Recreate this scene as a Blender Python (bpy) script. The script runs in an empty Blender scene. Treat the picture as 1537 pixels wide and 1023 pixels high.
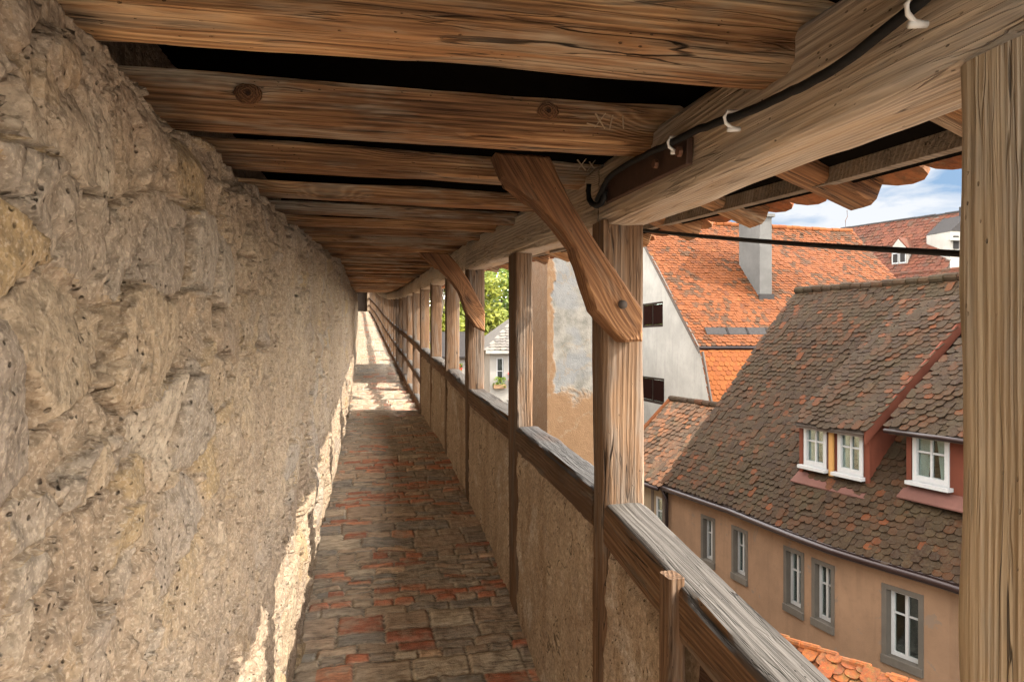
import bpy, math, random
import numpy as np
from mathutils import Vector, Matrix, Quaternion

C = bpy.context.scene.collection
PI = math.pi
rnd = random.Random(7)

# ------------------------------------------------------------------ camera maths
F_PX, CX, CY, YAW = 1025.0, 768.5, 511.5, math.radians(12.15)
def ray(px, py):
    a = (px - CX) / F_PX; b = (CY - py) / F_PX
    return Vector((math.sin(YAW) + a * math.cos(YAW), math.cos(YAW) - a * math.sin(YAW), b))
def onX(px, py, X): r = ray(px, py); return r * (X / r.x)
def onY(px, py, Y): r = ray(px, py); return r * (Y / r.y)
def onZ(px, py, Z): r = ray(px, py); return r * (Z / r.z)
def onPlane(px, py, p, n): r = ray(px, py); return r * (p.dot(n) / r.dot(n))

# ------------------------------------------------------------------ numpy noise
def _h(ix, iy, iz, seed):
    x = (ix.astype(np.int64) * 374761393 + iy.astype(np.int64) * 668265263 + iz.astype(np.int64) * 2147483647 + seed * 974634777) & 0xFFFFFFFF
    x = (x ^ (x >> 13)) * 1274126177 & 0xFFFFFFFF
    x = (x ^ (x >> 16)) * 2246822519 & 0xFFFFFFFF
    x = x ^ (x >> 15)
    return (x & 0xFFFFFF).astype(np.float64) / 16777216.0
def vn(x, y, z, seed=0):
    x, y, z = np.broadcast_arrays(np.asarray(x, float), np.asarray(y, float), np.asarray(z, float))
    ix, iy, iz = np.floor(x), np.floor(y), np.floor(z)
    fx, fy, fz = x - ix, y - iy, z - iz
    fx = fx * fx * fx * (fx * (fx * 6 - 15) + 10); fy = fy * fy * fy * (fy * (fy * 6 - 15) + 10); fz = fz * fz * (3 - 2 * fz)
    r = 0
    for a in (0, 1):
        for b in (0, 1):
            for c in (0, 1):
                w = (fx if a else 1 - fx) * (fy if b else 1 - fy) * (fz if c else 1 - fz)
                r = r + w * _h(ix + a, iy + b, iz + c, seed)
    return r
def fbm(x, y, z, o=4, seed=0, g=.5):
    s = 0; a = 1; t = 0
    for i in range(o):
        s = s + a * vn(x * 2 ** i, y * 2 ** i, z * 2 ** i, seed + i * 17); t += a; a *= g
    return s / t
def sstep(a, b, x):
    t = np.clip((x - a) / (b - a), 0, 1); return t * t * (3 - 2 * t)
def voro(x, y, seed):
    ix, iy = np.floor(x), np.floor(y)
    f1 = np.full(x.shape, 9.); f2 = np.full(x.shape, 9.); idd = np.zeros(x.shape); ox = np.zeros(x.shape); oy = np.zeros(x.shape)
    z0 = np.zeros(x.shape)
    for a in (-1, 0, 1):
        for b in (-1, 0, 1):
            cx, cy = ix + a, iy + b
            jx = _h(cx, cy, z0, seed); jy = _h(cx, cy, z0 + 1, seed); hid = _h(cx, cy, z0 + 2, seed)
            ax, ay = x - (cx + .1 + .8 * jx), y - (cy + .1 + .8 * jy); d = np.sqrt(ax ** 2 + ay ** 2)
            nb = d < f1
            f2 = np.where(nb, f1, np.minimum(f2, d)); idd = np.where(nb, hid, idd); ox = np.where(nb, ax, ox); oy = np.where(nb, ay, oy); f1 = np.where(nb, d, f1)
    return f1, f2, idd, ox, oy

# ------------------------------------------------------------------ tagging
def tag(o, label, cat, group=None, kind=None):
    if label: o['label'] = label
    if cat: o['category'] = cat
    if group: o['group'] = group
    if kind: o['kind'] = kind
    return o
def empty(name, label, cat, loc=(0, 0, 0), group=None):
    o = bpy.data.objects.new(name, None); C.objects.link(o); o.location = loc
    bpy.context.view_layer.update()
    return tag(o, label, cat, group)
def link(name, me, mat, parent=None, smooth=False):
    o = bpy.data.objects.new(name, me); C.objects.link(o)
    for m in (mat if isinstance(mat, (list, tuple)) else [mat]): me.materials.append(m)
    if parent:
        o.parent = parent
        M = Matrix.Identity(4); q = parent
        while q: M = q.matrix_basis @ (q.matrix_parent_inverse @ M) if False else q.matrix_basis @ M; q = q.parent
        o.matrix_basis = M.inverted()
    if smooth: me.polygons.foreach_set('use_smooth', [True] * len(me.polygons))
    return o

class MB:
    """collects shapes in world space, builds one mesh object"""
    def __init__(s): s.v = []; s.f = []; s.m = []
    def poly(s, pts, m=0):
        b = len(s.v); s.v += [tuple(p) for p in pts]; s.f.append(tuple(range(b, b + len(pts)))); s.m.append(m)
    def box(s, o, A, B, Cc, m=0):
        """box with corner o and edge vectors A,B,C"""
        o, A, B, Cc = Vector(o), Vector(A), Vector(B), Vector(Cc)
        if A.cross(B).dot(Cc) < 0: A, B = B, A
        b = len(s.v)
        for k in (0, 1):
            for p in (o, o + A, o + A + B, o + B): s.v.append(tuple(p + Cc * k))
        for q in ((3, 2, 1, 0), (4, 5, 6, 7), (0, 1, 5, 4), (1, 2, 6, 5), (2, 3, 7, 6), (3, 0, 4, 7)):
            s.f.append(tuple(b + i for i in q)); s.m.append(m)
    def prism(s, pts, D, m=0):
        pts = [Vector(p) for p in pts]; D = Vector(D); n = len(pts); b = len(s.v)
        s.v += [tuple(p) for p in pts] + [tuple(p + D) for p in pts]
        s.f.append(tuple(range(b + n - 1, b - 1, -1))); s.f.append(tuple(range(b + n, b + 2 * n))); s.m += [m, m]
        for i in range(n):
            j = (i + 1) % n; s.f.append((b + i, b + j, b + n + j, b + n + i)); s.m.append(m)
    def tube(s, pts, r, seg=10, m=0, caps=True):
        pts = [Vector(p) for p in pts]; b = len(s.v); n = len(pts)
        for i, p in enumerate(pts):
            t = (pts[min(i + 1, n - 1)] - pts[max(i - 1, 0)]).normalized()
            a = t.cross(Vector((0, 0, 1))); a = a.normalized() if a.length > .05 else t.cross(Vector((1, 0, 0))).normalized()
            c = t.cross(a); rr = r[i] if isinstance(r, (list, tuple)) else r
            for k in range(seg): s.v.append(tuple(p + (a * math.cos(2 * PI * k / seg) + c * math.sin(2 * PI * k / seg)) * rr))
        for i in range(n - 1):
            for k in range(seg):
                k2 = (k + 1) % seg; s.f.append((b + i * seg + k, b + i * seg + k2, b + (i + 1) * seg + k2, b + (i + 1) * seg + k)); s.m.append(m)
        if caps:
            s.f.append(tuple(b + k for k in range(seg - 1, -1, -1))); s.f.append(tuple(b + (n - 1) * seg + k for k in range(seg))); s.m += [m, m]
    def build(s, name, mat, parent=None, smooth=False, bevel=0):
        me = bpy.data.meshes.new(name); me.from_pydata(s.v, [], s.f); me.update()
        me.polygons.foreach_set('material_index', s.m)
        o = link(name, me, mat, parent, smooth)
        if bevel:
            md = o.modifiers.new('bevel', 'BEVEL'); md.width = bevel; md.segments = 2; md.limit_method = 'ANGLE'
        return o

def grid_mesh(name, P, attrs, mat, flip=False):
    """P: (n,m,3) array"""
    n, m = P.shape[:2]
    me = bpy.data.meshes.new(name)
    me.vertices.add(n * m); me.vertices.foreach_set('co', P.reshape(-1).astype(np.float32))
    i = np.arange(n - 1)[:, None] * m + np.arange(m - 1)[None, :]
    q = np.stack([i, i + m, i + m + 1, i + 1] if not flip else [i, i + 1, i + m + 1, i + m], -1).reshape(-1)
    nf = (n - 1) * (m - 1)
    me.loops.add(nf * 4); me.loops.foreach_set('vertex_index', q.astype(np.int32))
    me.polygons.add(nf); me.polygons.foreach_set('loop_start', np.arange(0, nf * 4, 4, dtype=np.int32))
    me.polygons.foreach_set('use_smooth', np.ones(nf, bool))
    me.update(calc_edges=True); me.validate()
    for k, a in attrs.items():
        at = me.attributes.new(k, 'FLOAT', 'POINT'); at.data.foreach_set('value', a.reshape(-1).astype(np.float32))
    return link(name, me, mat)

# ------------------------------------------------------------------ node helper
class NT:
    def __init__(s, name, disp=None):
        s.mat = bpy.data.materials.new(name); s.mat.use_nodes = True; s.t = s.mat.node_tree; s.t.nodes.clear()
        s.out = s.t.nodes.new('ShaderNodeOutputMaterial'); s.b = s.t.nodes.new('ShaderNodeBsdfPrincipled')
        s.t.links.new(s.b.outputs[0], s.out.inputs[0])
    def n(s, t, **k):
        d = s.t.nodes.new(t)
        for a, v in k.items(): setattr(d, a, v)
        return d
    def put(s, sock, v):
        if isinstance(v, bpy.types.NodeSocket): s.t.links.new(v, sock)
        elif v is not None:
            if isinstance(v, (tuple, list)) and len(v) == 3 and sock.type == 'RGBA': v = (*v, 1)
            sock.default_value = v
    def math(s, op, a, b=None, c=None, clamp=False):
        d = s.n('ShaderNodeMath', operation=op); d.use_clamp = clamp
        for i, v in enumerate((a, b, c)): s.put(d.inputs[i], v)
        return d.outputs[0]
    def vmath(s, op, a, b=None, sc=None):
        d = s.n('ShaderNodeVectorMath', operation=op); s.put(d.inputs[0], a); s.put(d.inputs[1], b)
        if sc is not None: s.put(d.inputs['Scale'], sc)
        return d.outputs[0]
    def obj(s, rand=True):
        tc = s.n('ShaderNodeTexCoord').outputs['Object']
        if not rand: return tc
        r = s.n('ShaderNodeObjectInfo').outputs['Random']
        c = s.n('ShaderNodeCombineXYZ')
        s.put(c.inputs[0], s.math('MULTIPLY', r, 91.)); s.put(c.inputs[1], 0.); s.put(c.inputs[2], 0.)
        return s.vmath('ADD', tc, c.outputs[0])
    def gen(s): return s.n('ShaderNodeNewGeometry')
    def scale(s, p, v): return s.vmath('MULTIPLY', p, tuple(v) if not isinstance(v, (int, float)) else (v, v, v))
    def noise(s, p, sc=1., det=3., rough=.55, dist=0., col=False):
        d = s.n('ShaderNodeTexNoise'); s.put(d.inputs['Vector'], p); s.put(d.inputs['Scale'], sc); s.put(d.inputs['Detail'], det)
        s.put(d.inputs['Roughness'], rough); s.put(d.inputs['Distortion'], dist)
        return d.outputs['Color' if col else 'Fac']
    def voro(s, p, sc=1., feat='F1', out='Distance', rnd_=1.):
        d = s.n('ShaderNodeTexVoronoi', feature=feat); s.put(d.inputs['Vector'], p); s.put(d.inputs['Scale'], sc); s.put(d.inputs['Randomness'], rnd_)
        return d.outputs[out]
    def ramp(s, f, stops, interp='LINEAR'):
        d = s.n('ShaderNodeValToRGB'); d.color_ramp.interpolation = interp; e = d.color_ramp.elements
        while len(e) < len(stops): e.new(.5)
        for i, (p, c) in enumerate(stops):
            e[i].position = p; e[i].color = (*c, 1) if isinstance(c, (tuple, list)) else (c, c, c, 1)
        s.put(d.inputs[0], f); return d.outputs[0]
    def mr(s, f, a, b, c=0., d=1.):
        m = s.n('ShaderNodeMapRange', interpolation_type='SMOOTHSTEP')
        for i, v in enumerate((f, a, b, c, d)): s.put(m.inputs[i], v)
        return m.outputs[0]
    def mix(s, f, a, b, mode='MIX'):
        d = s.n('ShaderNodeMix', data_type='RGBA', blend_type=mode); d.clamp_factor = True
        s.put(d.inputs[0], f); s.put(d.inputs[6], a); s.put(d.inputs[7], b); return d.outputs[2]
    def attr(s, n): d = s.n('ShaderNodeAttribute'); d.attribute_name = n; return d.outputs['Fac']
    def bump(s, h, dist=.004, st=1., nrm=None):
        d = s.n('ShaderNodeBump'); s.put(d.inputs['Strength'], st); s.put(d.inputs['Distance'], dist); s.put(d.inputs['Height'], h)
        if nrm is not None: s.put(d.inputs['Normal'], nrm)
        return d.outputs[0]
    def fin(s, col, rough=.85, nrm=None, metal=0., spec=.3):
        s.put(s.b.inputs['Base Color'], col); s.put(s.b.inputs['Roughness'], rough); s.put(s.b.inputs['Metallic'], metal)
        s.put(s.b.inputs['Specular IOR Level'], spec)
        if nrm is not None: s.put(s.b.inputs['Normal'], nrm)
        return s.mat

# ------------------------------------------------------------------ materials
def wood(name, dark, mid, light, grey=None, greyamt=0., top=None, ring=70., crack=1., bumpd=.006, fib=.75):
    """grain runs along the object's local X"""
    k = NT(name); p = k.obj()
    sep = k.n('ShaderNodeSeparateXYZ'); k.put(sep.inputs[0], k.n('ShaderNodeTexCoord').outputs['Object'])
    y = k.math('ADD', sep.outputs[1], .085); z = k.math('ADD', sep.outputs[2], .13)
    rad = k.math('SQRT', k.math('ADD', k.math('MULTIPLY', y, y), k.math('MULTIPLY', z, z)))
    warp = k.noise(k.scale(p, (.9, 5, 5)), 1., 3., .5)
    vd = k.voro(k.scale(p, (1.9, 4.5, 4.5)), 1.)
    kn = k.mr(vd, .0, .33, 1., 0.)
    f = k.math('ADD', k.math('MULTIPLY', rad, ring), k.math('MULTIPLY', warp, 5.))
    f = k.math('ADD', f, k.math('MULTIPLY', kn, 5.))
    g = k.math('ADD', k.math('MULTIPLY', k.math('SINE', k.math('MULTIPLY', f, 2 * PI)), .5), .5)
    g = k.math('POWER', g, 1.6)
    fibre = k.noise(k.scale(p, (5, 170, 170)), 1., 3., .6)
    fib2 = k.noise(k.scale(p, (1.1, 95, 95)), 1., 4., .62)
    big = k.noise(k.scale(p, (1.3, 7, 7)), 1., 3., .6)
    n1 = k.noise(k.scale(p, (.7, 19, 19)), 1., 2.5, .55, .4)
    cr = k.mr(k.math('ABSOLUTE', k.math('SUBTRACT', n1, .5)), 0.001, .007, 1., 0.)
    cm = k.mr(k.noise(k.scale(p, (1.1, 5, 5)), 1., 2.), .46, .54)
    cr = k.math('MULTIPLY', cr, cm)
    n2 = k.noise(k.scale(p, (2.6, 60, 60)), 1., 2., .5)
    cr2 = k.math('MULTIPLY', k.mr(k.math('ABSOLUTE', k.math('SUBTRACT', n2, .5)), .005, .03, 1., 0.), k.mr(k.noise(k.scale(p, (3, 9, 9)), 1., 2.), .5, .62))
    v = k.math('ADD', k.math('MULTIPLY', k.math('MULTIPLY', g, k.mr(big, .35, .65, .06, .34)), 1.), k.math('MULTIPLY', fib2, .72))
    v = k.math('ADD', v, k.math('MULTIPLY', k.math('SUBTRACT', fibre, .5), fib))
    v = k.math('ADD', v, k.math('MULTIPLY', k.math('SUBTRACT', big, .5), .75))
    col = k.ramp(v, [(.06, dark), (.42, mid), (.88, light)])
    if grey:
        gm = k.noise(k.scale(p, (2.2, 14, 14)), 1., 4., .7)
        a = greyamt
        gf = k.mr(gm, .62 - .5 * a, .85 - .5 * a)
        gcol = k.mix(k.math('ADD', k.math('MULTIPLY', fibre, .6), k.math('MULTIPLY', g, .35)), tuple(c * .45 for c in grey), tuple(c * 1.25 for c in grey))
        col = k.mix(gf, col, gcol)
        if top:
            nz = k.n('ShaderNodeSeparateXYZ'); k.put(nz.inputs[0], k.gen().outputs['True Normal'])
            tf = k.mr(k.math('ADD', nz.outputs[2], k.math('MULTIPLY', k.math('SUBTRACT', gm, .5), .8)), .35, .75)
            tcol = k.mix(k.math('ADD', k.math('MULTIPLY', fibre, .7), k.math('MULTIPLY', g, .3)), tuple(c * .5 for c in top), tuple(c * 1.2 for c in top))
            col = k.mix(tf, col, tcol)
    rt = k.n('ShaderNodeObjectInfo').outputs['Random']
    tone = k.ramp(k.math('FRACT', k.math('MULTIPLY', rt, 7.3)), [(0., (.78, .80, .84)), (.35, (1.08, 1.02, .95)), (.7, (.92, .90, .88)), (1., (1.2, 1.16, 1.1))])
    soot = k.mr(k.noise(k.scale(p, (.8, 2.2, 2.2)), 1., 4., .65), .50, .66)
    col = k.mix(1., col, tone, 'MULTIPLY')
    col = k.mix(k.math('MULTIPLY', soot, .5), col, tuple(c * 1.15 for c in dark))
    core = k.mr(vd, .02, .13, .75, 0.)
    col = k.mix(core, col, tuple(c * .45 for c in dark))
    worm = k.mr(k.voro(k.scale(p, (40, 75, 75)), 1.), .08, .14, 1., 0.)
    worm = k.math('MULTIPLY', worm, k.mr(k.noise(p, 7., 2.), .5, .6))
    allc = k.math('MAXIMUM', k.math('MAXIMUM', k.math('MULTIPLY', cr, crack), k.math('MULTIPLY', cr2, .40)), k.math('MULTIPLY', worm, .8))
    col = k.mix(k.math('MULTIPLY', allc, .85), col, (.012, .008, .005))
    h = k.math('ADD', k.math('MULTIPLY', g, .18), k.math('ADD', k.math('MULTIPLY', fib2, .9), k.math('MULTIPLY', fibre, .35)))
    h = k.math('SUBTRACT', h, k.math('MULTIPLY', allc, 1.2))
    return k.fin(col, .82, k.bump(h, bumpd, .9), spec=.25)

W_joist = wood('joist_wood', (.050, .022, .010), (.26, .125, .052), (.56, .33, .16), (.40, .30, .205), .36, ring=95, bumpd=.008, fib=.9)
W_joist_pale = wood('joist_wood_pale', (0.077, 0.036, 0.017), (0.330, 0.171, 0.075), (0.660, 0.407, 0.198), (0.440, 0.330, 0.220), .42, ring=80, bumpd=.008)
W_plate = wood('plate_wood', (.30, .205, .125), (.50, .385, .265), (.66, .545, .41), (.58, .495, .40), .62, ring=110, crack=.8, bumpd=.006)
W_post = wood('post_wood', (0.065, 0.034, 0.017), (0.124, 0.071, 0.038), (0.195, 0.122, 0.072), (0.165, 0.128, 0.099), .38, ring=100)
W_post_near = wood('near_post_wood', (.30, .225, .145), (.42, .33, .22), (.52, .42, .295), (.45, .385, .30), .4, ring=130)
W_brace = wood('brace_wood', (.045, .019, .009), (.17, .08, .035), (.30, .155, .07), (.22, .16, .11), .18, ring=80)
W_rail = wood('rail_wood', (0.054, 0.025, 0.011), (0.117, 0.063, 0.031), (0.225, 0.135, 0.072), (0.180, 0.144, 0.108), .25, top=(.095, .086, .077), ring=90, bumpd=.006)
W_grey = wood('grey_board_wood', (.06, .045, .03), (.20, .15, .105), (.33, .26, .19), (.26, .22, .18), .5, ring=70)
W_dark = wood('dark_board_wood', (.02, .010, .006), (.07, .032, .016), (.13, .065, .03), (.1, .08, .06), .1, ring=60)

def stone_wall():
    k = NT('rubble_stone'); p = k.obj(False)
    sid = k.attr('sid'); sm = k.attr('smask')
    big = k.noise(p, 2.2, 4., .6); med = k.noise(p, 9., 5., .65); fin = k.noise(p, 48., 4., .6); sand = k.noise(p, 190., 2., .6)
    base = k.ramp(k.math('ADD', k.math('MULTIPLY', big, .5), k.math('MULTIPLY', med, .5)),
                  [(.30, (0.210, 0.151, 0.103)), (.43, (0.298, 0.216, 0.145)), (.54, (0.339, 0.252, 0.170)), (.68, (0.393, 0.300, 0.209)), (.8, (0.339, 0.272, 0.205))])
    scol = k.ramp(sid, [(.0, (0.339, 0.252, 0.161)), (.18, (0.271, 0.225, 0.183)), (.32, (0.372, 0.277, 0.179)), (.46, (0.271, 0.193, 0.131)), (.60, (0.386, 0.297, 0.198)), (.73, (0.339, 0.233, 0.110)), (.80, (0.284, 0.243, 0.198)), (.93, (0.447, 0.368, 0.276))], 'CONSTANT')
    brn = k.mr(k.noise(k.vmath('ADD', p, (2., 4., 6.)), 1.7, 4., .6), .46, .66)
    base = k.mix(k.math('MULTIPLY', brn, .45), base, (0.203, 0.139, 0.086))
    col = k.mix(k.math('MULTIPLY', sm, .75), base, scol)
    och = k.mr(k.noise(k.vmath('ADD', p, (5., 3., 9.)), 7., 5., .7), .60, .68)
    col = k.mix(k.math('MULTIPLY', och, .22), col, (0.325, 0.193, 0.064))
    gry = k.mr(k.noise(k.vmath('ADD', p, (15., 7., 1.)), 3.5, 4., .6), .56, .68)
    col = k.mix(k.math('MULTIPLY', gry, .22), col, (0.271, 0.239, 0.211))
    col = k.mix(k.mr(fin, .3, .72), k.mix(.55, col, (0.088, 0.062, 0.042)), col)
    col = k.mix(k.mr(sand, .48, .70, 0., .55), col, (0.447, 0.361, 0.269))
    pit = k.mr(k.voro(k.vmath('ADD', p, k.vmath('SCALE', k.noise(p, 30., 2., .5, 0., True), None, .02)), 62.), .06, .22, 1., 0.)
    pit = k.math('MULTIPLY', pit, k.mr(k.noise(p, 13., 3.), .46, .58))
    col = k.mix(k.math('MULTIPLY', pit, .6), col, (0.047, 0.033, 0.023))
    m2 = k.noise(p, 20., 3., .5)
    col = k.mix(k.mr(k.noise(k.vmath('ADD', p, (4., 4., 4.)), 130., 2., .6), .56, .68, 0., .5), col, (.12, .09, .06))
    h = k.math('ADD', k.math('MULTIPLY', m2, 1.), k.math('ADD', k.math('MULTIPLY', fin, .18), k.math('MULTIPLY', sand, .03)))
    h = k.math('SUBTRACT', h, k.math('MULTIPLY', pit, .6))
    return k.fin(col, .93, k.bump(h, .026, 1.), spec=.2)
M_stone = stone_wall()

def infill():
    k = NT('parapet_plaster'); p = k.obj(False)
    big = k.noise(p, 2.7, 4., .6); med = k.noise(p, 14., 5., .7); fin = k.noise(p, 70., 3., .6); sand = k.noise(p, 200., 2., .6)
    col = k.ramp(k.math('ADD', k.math('MULTIPLY', big, .55), k.math('MULTIPLY', med, .45)),
                 [(.3, (0.242, 0.162, 0.099)), (.45, (0.420, 0.325, 0.241)), (.58, (0.523, 0.416, 0.304)), (.72, (0.624, 0.519, 0.410))])
    stn = k.noise(k.scale(p, (1., 5., .8)), 1., 4., .65); blot = k.noise(k.vmath('ADD', p, (3., 1., 2.)), 3.4, 5., .7)
    col = k.mix(k.math('MULTIPLY', k.mr(stn, .5, .68), .55), col, (0.255, 0.162, 0.092))
    col = k.mix(k.math('MULTIPLY', k.mr(blot, .54, .64), .6), col, (0.637, 0.571, 0.495))
    ck = k.noise(k.vmath('ADD', p, (7., 7., 7.)), 2.6, 4., .6); ck = k.mr(k.math('ABSOLUTE', k.math('SUBTRACT', ck, .5)), .002, .008, 1., 0.)
    ck = k.math('MULTIPLY', ck, k.mr(big, .5, .56))
    col = k.mix(k.math('MULTIPLY', ck, .85), col, (0.064, 0.045, 0.028))
    col = k.mix(k.mr(fin, .35, .7), k.mix(.5, col, (0.127, 0.091, 0.057)), col)
    col = k.mix(k.mr(sand, .55, .8, 0., .5), col, (0.791, 0.675, 0.537))
    col = k.mix(k.mr(k.noise(k.vmath('ADD', p, (4., 4., 4.)), 120., 2., .6), .55, .68, 0., .5), col, (.13, .095, .06))
    pit = k.math('MULTIPLY', k.mr(k.voro(p, 48.), .08, .25, 1., 0.), k.mr(k.noise(p, 11., 3.), .48, .6))
    col = k.mix(k.math('MULTIPLY', pit, .6), col, (0.077, 0.052, 0.035))
    h = k.math('SUBTRACT', k.math('ADD', k.math('MULTIPLY', med, 1.), k.math('ADD', k.math('MULTIPLY', fin, .25), k.math('MULTIPLY', sand, .04))), k.math('MULTIPLY', pit, .6))
    return k.fin(col, .95, k.bump(h, .012, 1.), spec=.15)
M_infill = infill()

def paving():
    k = NT('worn_paving'); p = k.obj(False)
    bid = k.attr('bid'); mo = k.attr('mortar'); br = k.attr('brick')
    fin = k.noise(k.scale(p, (13, 60, 40)), 1., 5., .7); med = k.noise(p, 12., 4., .6); sand = k.noise(p, 200., 3., .7)
    bc = k.ramp(bid, [(0., (0.609, 0.212, 0.111)), (.25, (0.738, 0.286, 0.157)), (.5, (0.479, 0.166, 0.093)), (.75, (0.664, 0.296, 0.166)), (.95, (0.800, 0.553, 0.352))], 'CONSTANT')
    sc = k.ramp(bid, [(0., (0.498, 0.368, 0.259)), (.2, (0.368, 0.305, 0.241)), (.4, (0.609, 0.442, 0.305)), (.6, (0.352, 0.323, 0.278)), (.8, (0.516, 0.396, 0.278)), (.93, (0.664, 0.553, 0.405))], 'CONSTANT')
    col = k.mix(br, sc, bc)
    col = k.mix(k.math('MULTIPLY', k.mr(med, .45, .68), .6), col, (0.520, 0.423, 0.308))
    col = k.mix(k.mr(fin, .3, .66), k.mix(.6, col, (0.068, 0.050, 0.036)), col)
    col = k.mix(k.mr(sand, .5, .8, 0., .4), col, (0.615, 0.520, 0.396))
    col = k.mix(k.math('MULTIPLY', mo, .8), col, k.mix(k.mr(fin, .35, .65), (0.123, 0.095, 0.068), (0.492, 0.423, 0.315)))
    h = k.math('ADD', k.math('MULTIPLY', fin, .8), k.math('ADD', k.math('MULTIPLY', med, .7), k.math('MULTIPLY', sand, .25)))
    return k.fin(col, .78, k.bump(h, .009, 1.), spec=.35)
M_pave = paving()

def tilemat(name, stops, lich=.25, lichcol=(.13, .105, .065), dirt=.5, patch=None):
    k = NT(name); g = k.gen(); r = g.outputs['Random Per Island']; p = k.obj(False)
    col = k.ramp(r, stops)
    n = k.noise(p, 5., 4., .7); n2 = k.noise(p, 26., 4., .7); n3 = k.noise(p, .7, 3., .6)
    mo = k.math('MULTIPLY', k.mr(k.noise(k.scale(p, (1., 1., .35)), 1.1, 4., .65), .52, .66), lich)
    col = k.mix(k.math('MULTIPLY', mo, .9), col, tuple(a * b for a, b in zip(lichcol, (.55, .62, .45))))
    if patch:
        pm = k.mr(k.math('ADD', k.noise(p, .55, 3., .6), k.math('MULTIPLY', k.math('SUBTRACT', r, .5), .35)), patch[1], patch[1] + .12)
        col = k.mix(k.math('MULTIPLY', pm, .9), col, patch[0])
    col = k.mix(k.math('MULTIPLY', k.mr(n2, .35, .6, 1., 0.), dirt), col, (.035, .028, .02))
    col = k.mix(k.math('MULTIPLY', k.mr(n, .52, .66), lich), col, lichcol)
    col = k.mix(k.math('MULTIPLY', k.mr(k.noise(p, 60., 2., .6), .60, .72), lich * 1.6), col, tuple(c * 1.5 for c in lichcol))
    return k.fin(col, .85, k.bump(n2, .012, .6), spec=.10)
T_old = tilemat('old_brown_tiles', [(0., (0.014, 0.006, 0.003)), (.3, (0.020, 0.010, 0.004)), (.55, (0.015, 0.008, 0.003)), (.78, (0.027, 0.011, 0.004)), (.92, (0.033, 0.011, 0.003)), (.975, (0.055, 0.014, 0.003)), (1., (0.071, 0.018, 0.004))], .40, (0.041, 0.027, 0.013))
T_orange = tilemat('orange_tiles', [(0., (0.089, 0.024, 0.006)), (.35, (0.113, 0.033, 0.009)), (.7, (0.096, 0.027, 0.006)), (.9, (0.065, 0.019, 0.007)), (1., (0.126, 0.043, 0.011))], .12, (0.029, 0.022, 0.014), .35, ((0.039, 0.019, 0.009), .53))
T_new = tilemat('bright_orange_tiles', [(0., (0.137, 0.038, 0.009)), (.5, (0.154, 0.047, 0.011)), (1., (0.118, 0.032, 0.009))], .08, (0.050, 0.030, 0.015), .25)
T_leanto = tilemat('lean_to_orange_tiles', [(0., (0.140, 0.035, 0.011)), (.5, (0.170, 0.050, 0.014)), (.8, (0.105, 0.029, 0.012)), (1., (0.176, 0.074, 0.029))], .4, (0.088, 0.076, 0.023), .45)
T_red = tilemat('mottled_red_tiles', [(0., (0.088, 0.025, 0.014)), (.4, (0.065, 0.022, 0.014)), (.7, (0.105, 0.032, 0.017)), (1., (0.046, 0.023, 0.017))], .3, (0.058, 0.050, 0.035), .4)
T_galle = tilemat('gallery_eave_tiles', [(0., (0.231, 0.077, 0.028)), (.5, (0.187, 0.066, 0.028)), (1., (0.275, 0.110, 0.044))], .2)

def plaster(name, c, var=.25, patchc=None, pt=.6, bumpd=.01):
    k = NT(name); p = k.obj(False)
    b = k.noise(p, .8, 5., .6); m = k.noise(p, 5., 5., .65); f = k.noise(p, 45., 4., .7)
    col = k.mix(k.mr(b, .3, .7), tuple(x * (1 - var) for x in c), tuple(min(1, x * (1 + var * .6)) for x in c))
    col = k.mix(k.math('MULTIPLY', k.mr(m, .5, .7), .35), col, tuple(x * .72 for x in c))
    if patchc: col = k.mix(k.mr(k.noise(p, 1.6, 5., .65, .6), pt, pt + .04), col, patchc)
    st = k.noise(k.scale(p, (3.5, 3.5, .35)), 1., 3., .6)
    col = k.mix(k.math('MULTIPLY', k.mr(st, .52, .7), .3), col, tuple(x * .6 for x in c))
    return k.fin(col, .92, k.bump(k.math('ADD', k.math('MULTIPLY', m, .7), k.math('MULTIPLY', f, .4)), bumpd, .8), spec=.2)
M_tan = plaster('tan_plaster', (.155, .094, .056), .18, (.125, .088, .062), .60)
M_greyp = plaster('grey_plaster', (0.237, 0.223, 0.199), .14)
M_cream = plaster('cream_plaster', (0.181, 0.139, 0.092), .15)
M_white = plaster('white_plaster', (0.238, 0.223, 0.198), .12)
M_pale2 = plaster('pale_lower_plaster', (0.172, 0.139, 0.109), .15)
M_redwood = plaster('oxblood_boards', (.082, .022, .011), .2, bumpd=.004)
M_redlead = plaster('red_flashing', (.075, .032, .024), .2, bumpd=.003)
M_surround = plaster('grey_window_stone', (0.068, 0.058, 0.047), .25)
M_chim = plaster('chimney_sheet', (0.085, 0.081, 0.075), .2, bumpd=.004)

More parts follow.
